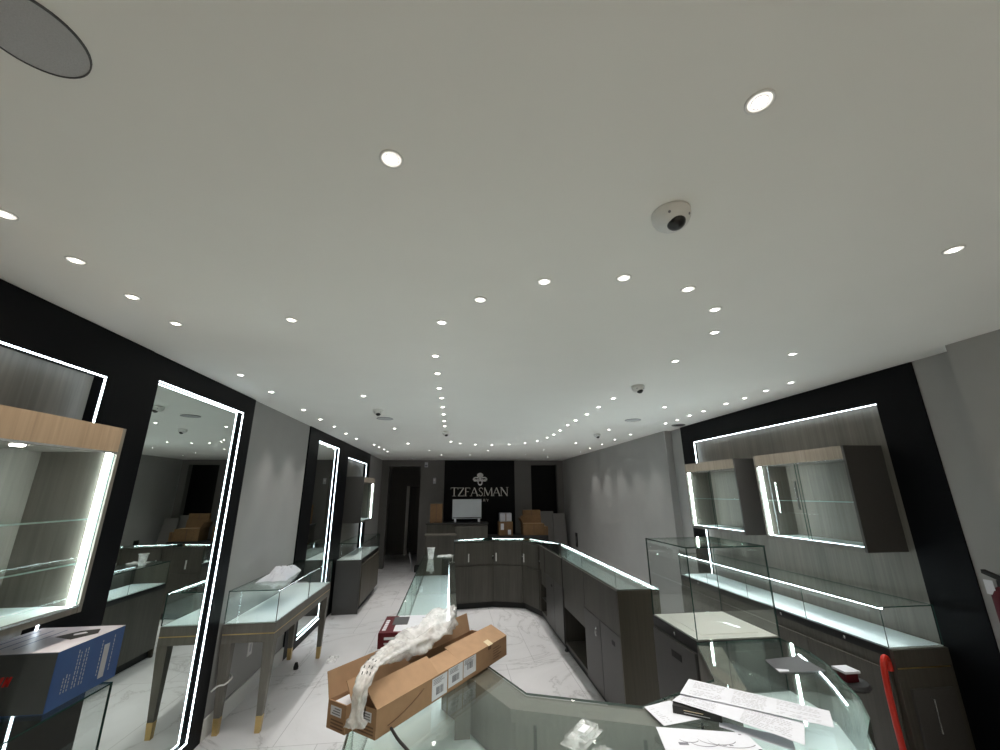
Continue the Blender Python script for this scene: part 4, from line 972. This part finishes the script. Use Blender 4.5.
# white-backed display
t = thing('computer_monitor', 'white framed display on two white feet on the reception desk', 'monitor', (0.35, 9.75, 1.06))
part('housing', t, (0.02, 9.75, 1.13, 0.68, 9.785, 1.555), 'screen', 0.004)
part('screen', t, (0.035, 9.746, 1.17, 0.665, 9.75, 1.54), 'screen'); part('lower_bezel', t, (0.03, 9.745, 1.145, 0.67, 9.75, 1.163), 'darkgrey')
for x in (0.065, 0.60):
    part('foot', t, (x, 9.70, 1.061, x+0.045, 9.80, 1.135), 'paper', 0.006)
def small_box(label, b, mat='cardbrown', open_=False, prints=()):
    t = thing('cardboard_box', label, 'cardboard box', ((b[0]+b[3])/2, (b[1]+b[4])/2, b[2]))
    part('box_body', t, b, mat, 0.003)
    m = MB(); xm = (b[0]+b[3])/2; m.box(xm-0.012, b[1]-0.001, b[2]+0.01, xm+0.012, b[1], b[5]-0.005, 'carddark'); m.build('tape', t)
    for x0_, z0_, x1_, z1_ in prints:
        part('label', t, (x0_, b[1]-0.002, z0_, x1_, b[1]-0.001, z1_), 'paper')
    if open_:
        m = MB(); m.obox((b[0], b[4]-0.004, b[5]), (b[3]-b[0],0,0), (0,0.004,0), (0,0.02,0.16), 'cardbrown'); m.build('flap', t)
        m = MB(); m.obox((b[0], b[1], b[5]), (0.004,0,0), (0,b[4]-b[1],0), (-0.06,0,0.12), 'cardbrown'); m.build('flap', t)
    return t
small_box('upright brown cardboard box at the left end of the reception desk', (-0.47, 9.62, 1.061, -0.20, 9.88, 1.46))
small_box('brown cardboard box with raised flap, largest on the dark counter right of the desk', (1.60, 9.5, 0.781, 2.08, 9.85, 1.02), 'cardbrown', True)
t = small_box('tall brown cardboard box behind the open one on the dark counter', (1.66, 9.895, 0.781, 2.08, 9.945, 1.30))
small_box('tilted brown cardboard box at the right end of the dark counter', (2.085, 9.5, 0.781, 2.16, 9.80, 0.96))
small_box('brown box with white labels on the dark counter beside the desk', (1.06, 9.55, 0.781, 1.37, 9.85, 1.07), 'cardbrown', False, ((1.10, 0.90, 1.17, 1.03), (1.26, 0.80, 1.33, 0.90)))
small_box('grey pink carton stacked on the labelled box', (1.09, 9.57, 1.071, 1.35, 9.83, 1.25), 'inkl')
t = thing('folded_panels', 'stack of dark grey panels leaning under the black opening at right', 'panels', (2.4, 10.2, 0))
m = MB(); m.obox((2.13, 10.1, 0), (0.36,0,0), (0,0.06,0), (0,0.2,1.25), 'wall_dark'); m.build('panel', t)
m = MB(); m.obox((2.45, 10.0, 0), (0.30,0,0), (0,0.05,0), (0,0.2,1.2), 'wall_dark'); m.build('panel', t)
for y, lab in ((9.66, 'black wall outlet low on the far right wall beyond the island'),):
    t = thing('wall_outlet', lab, 'wall outlet', (2.86, y, 0.65)); part('cover', t, (2.845, 9.60, 0.50, 2.861, 9.73, 0.80), 'black_matte'); part('socket', t, (2.841, 9.63, 0.58, 2.845, 9.70, 0.72), 'blackmetal')
t = thing('wall_outlet', 'white wall outlet under the table showcase', 'wall outlet', (-1.75, 4.35, 0.4)); part('cover', t, (-1.749, 4.31, 0.33, -1.742, 4.39, 0.45), 'white', 0.002); part('socket', t, (-1.742, 4.335, 0.36, -1.740, 4.365, 0.42), 'inkl')
m = MB(); m.tube(smooth_path([(-1.74,3.95,0.42),(-1.70,3.90,0.37),(-1.645,3.85,0.35),(-1.635,3.79,0.345),(-1.65,3.755,0.335),(-1.69,3.745,0.33),(-1.73,3.74,0.30)]), 0.006, 'white', n=8); o = m.build('white_cable', origin=(-1.7,3.85,0.36)); tag(o, 'white cable looped around the near rear leg of the table showcase', 'cable')

for o in list(bpy.data.objects):
    if '_o' in o: del o['_o']
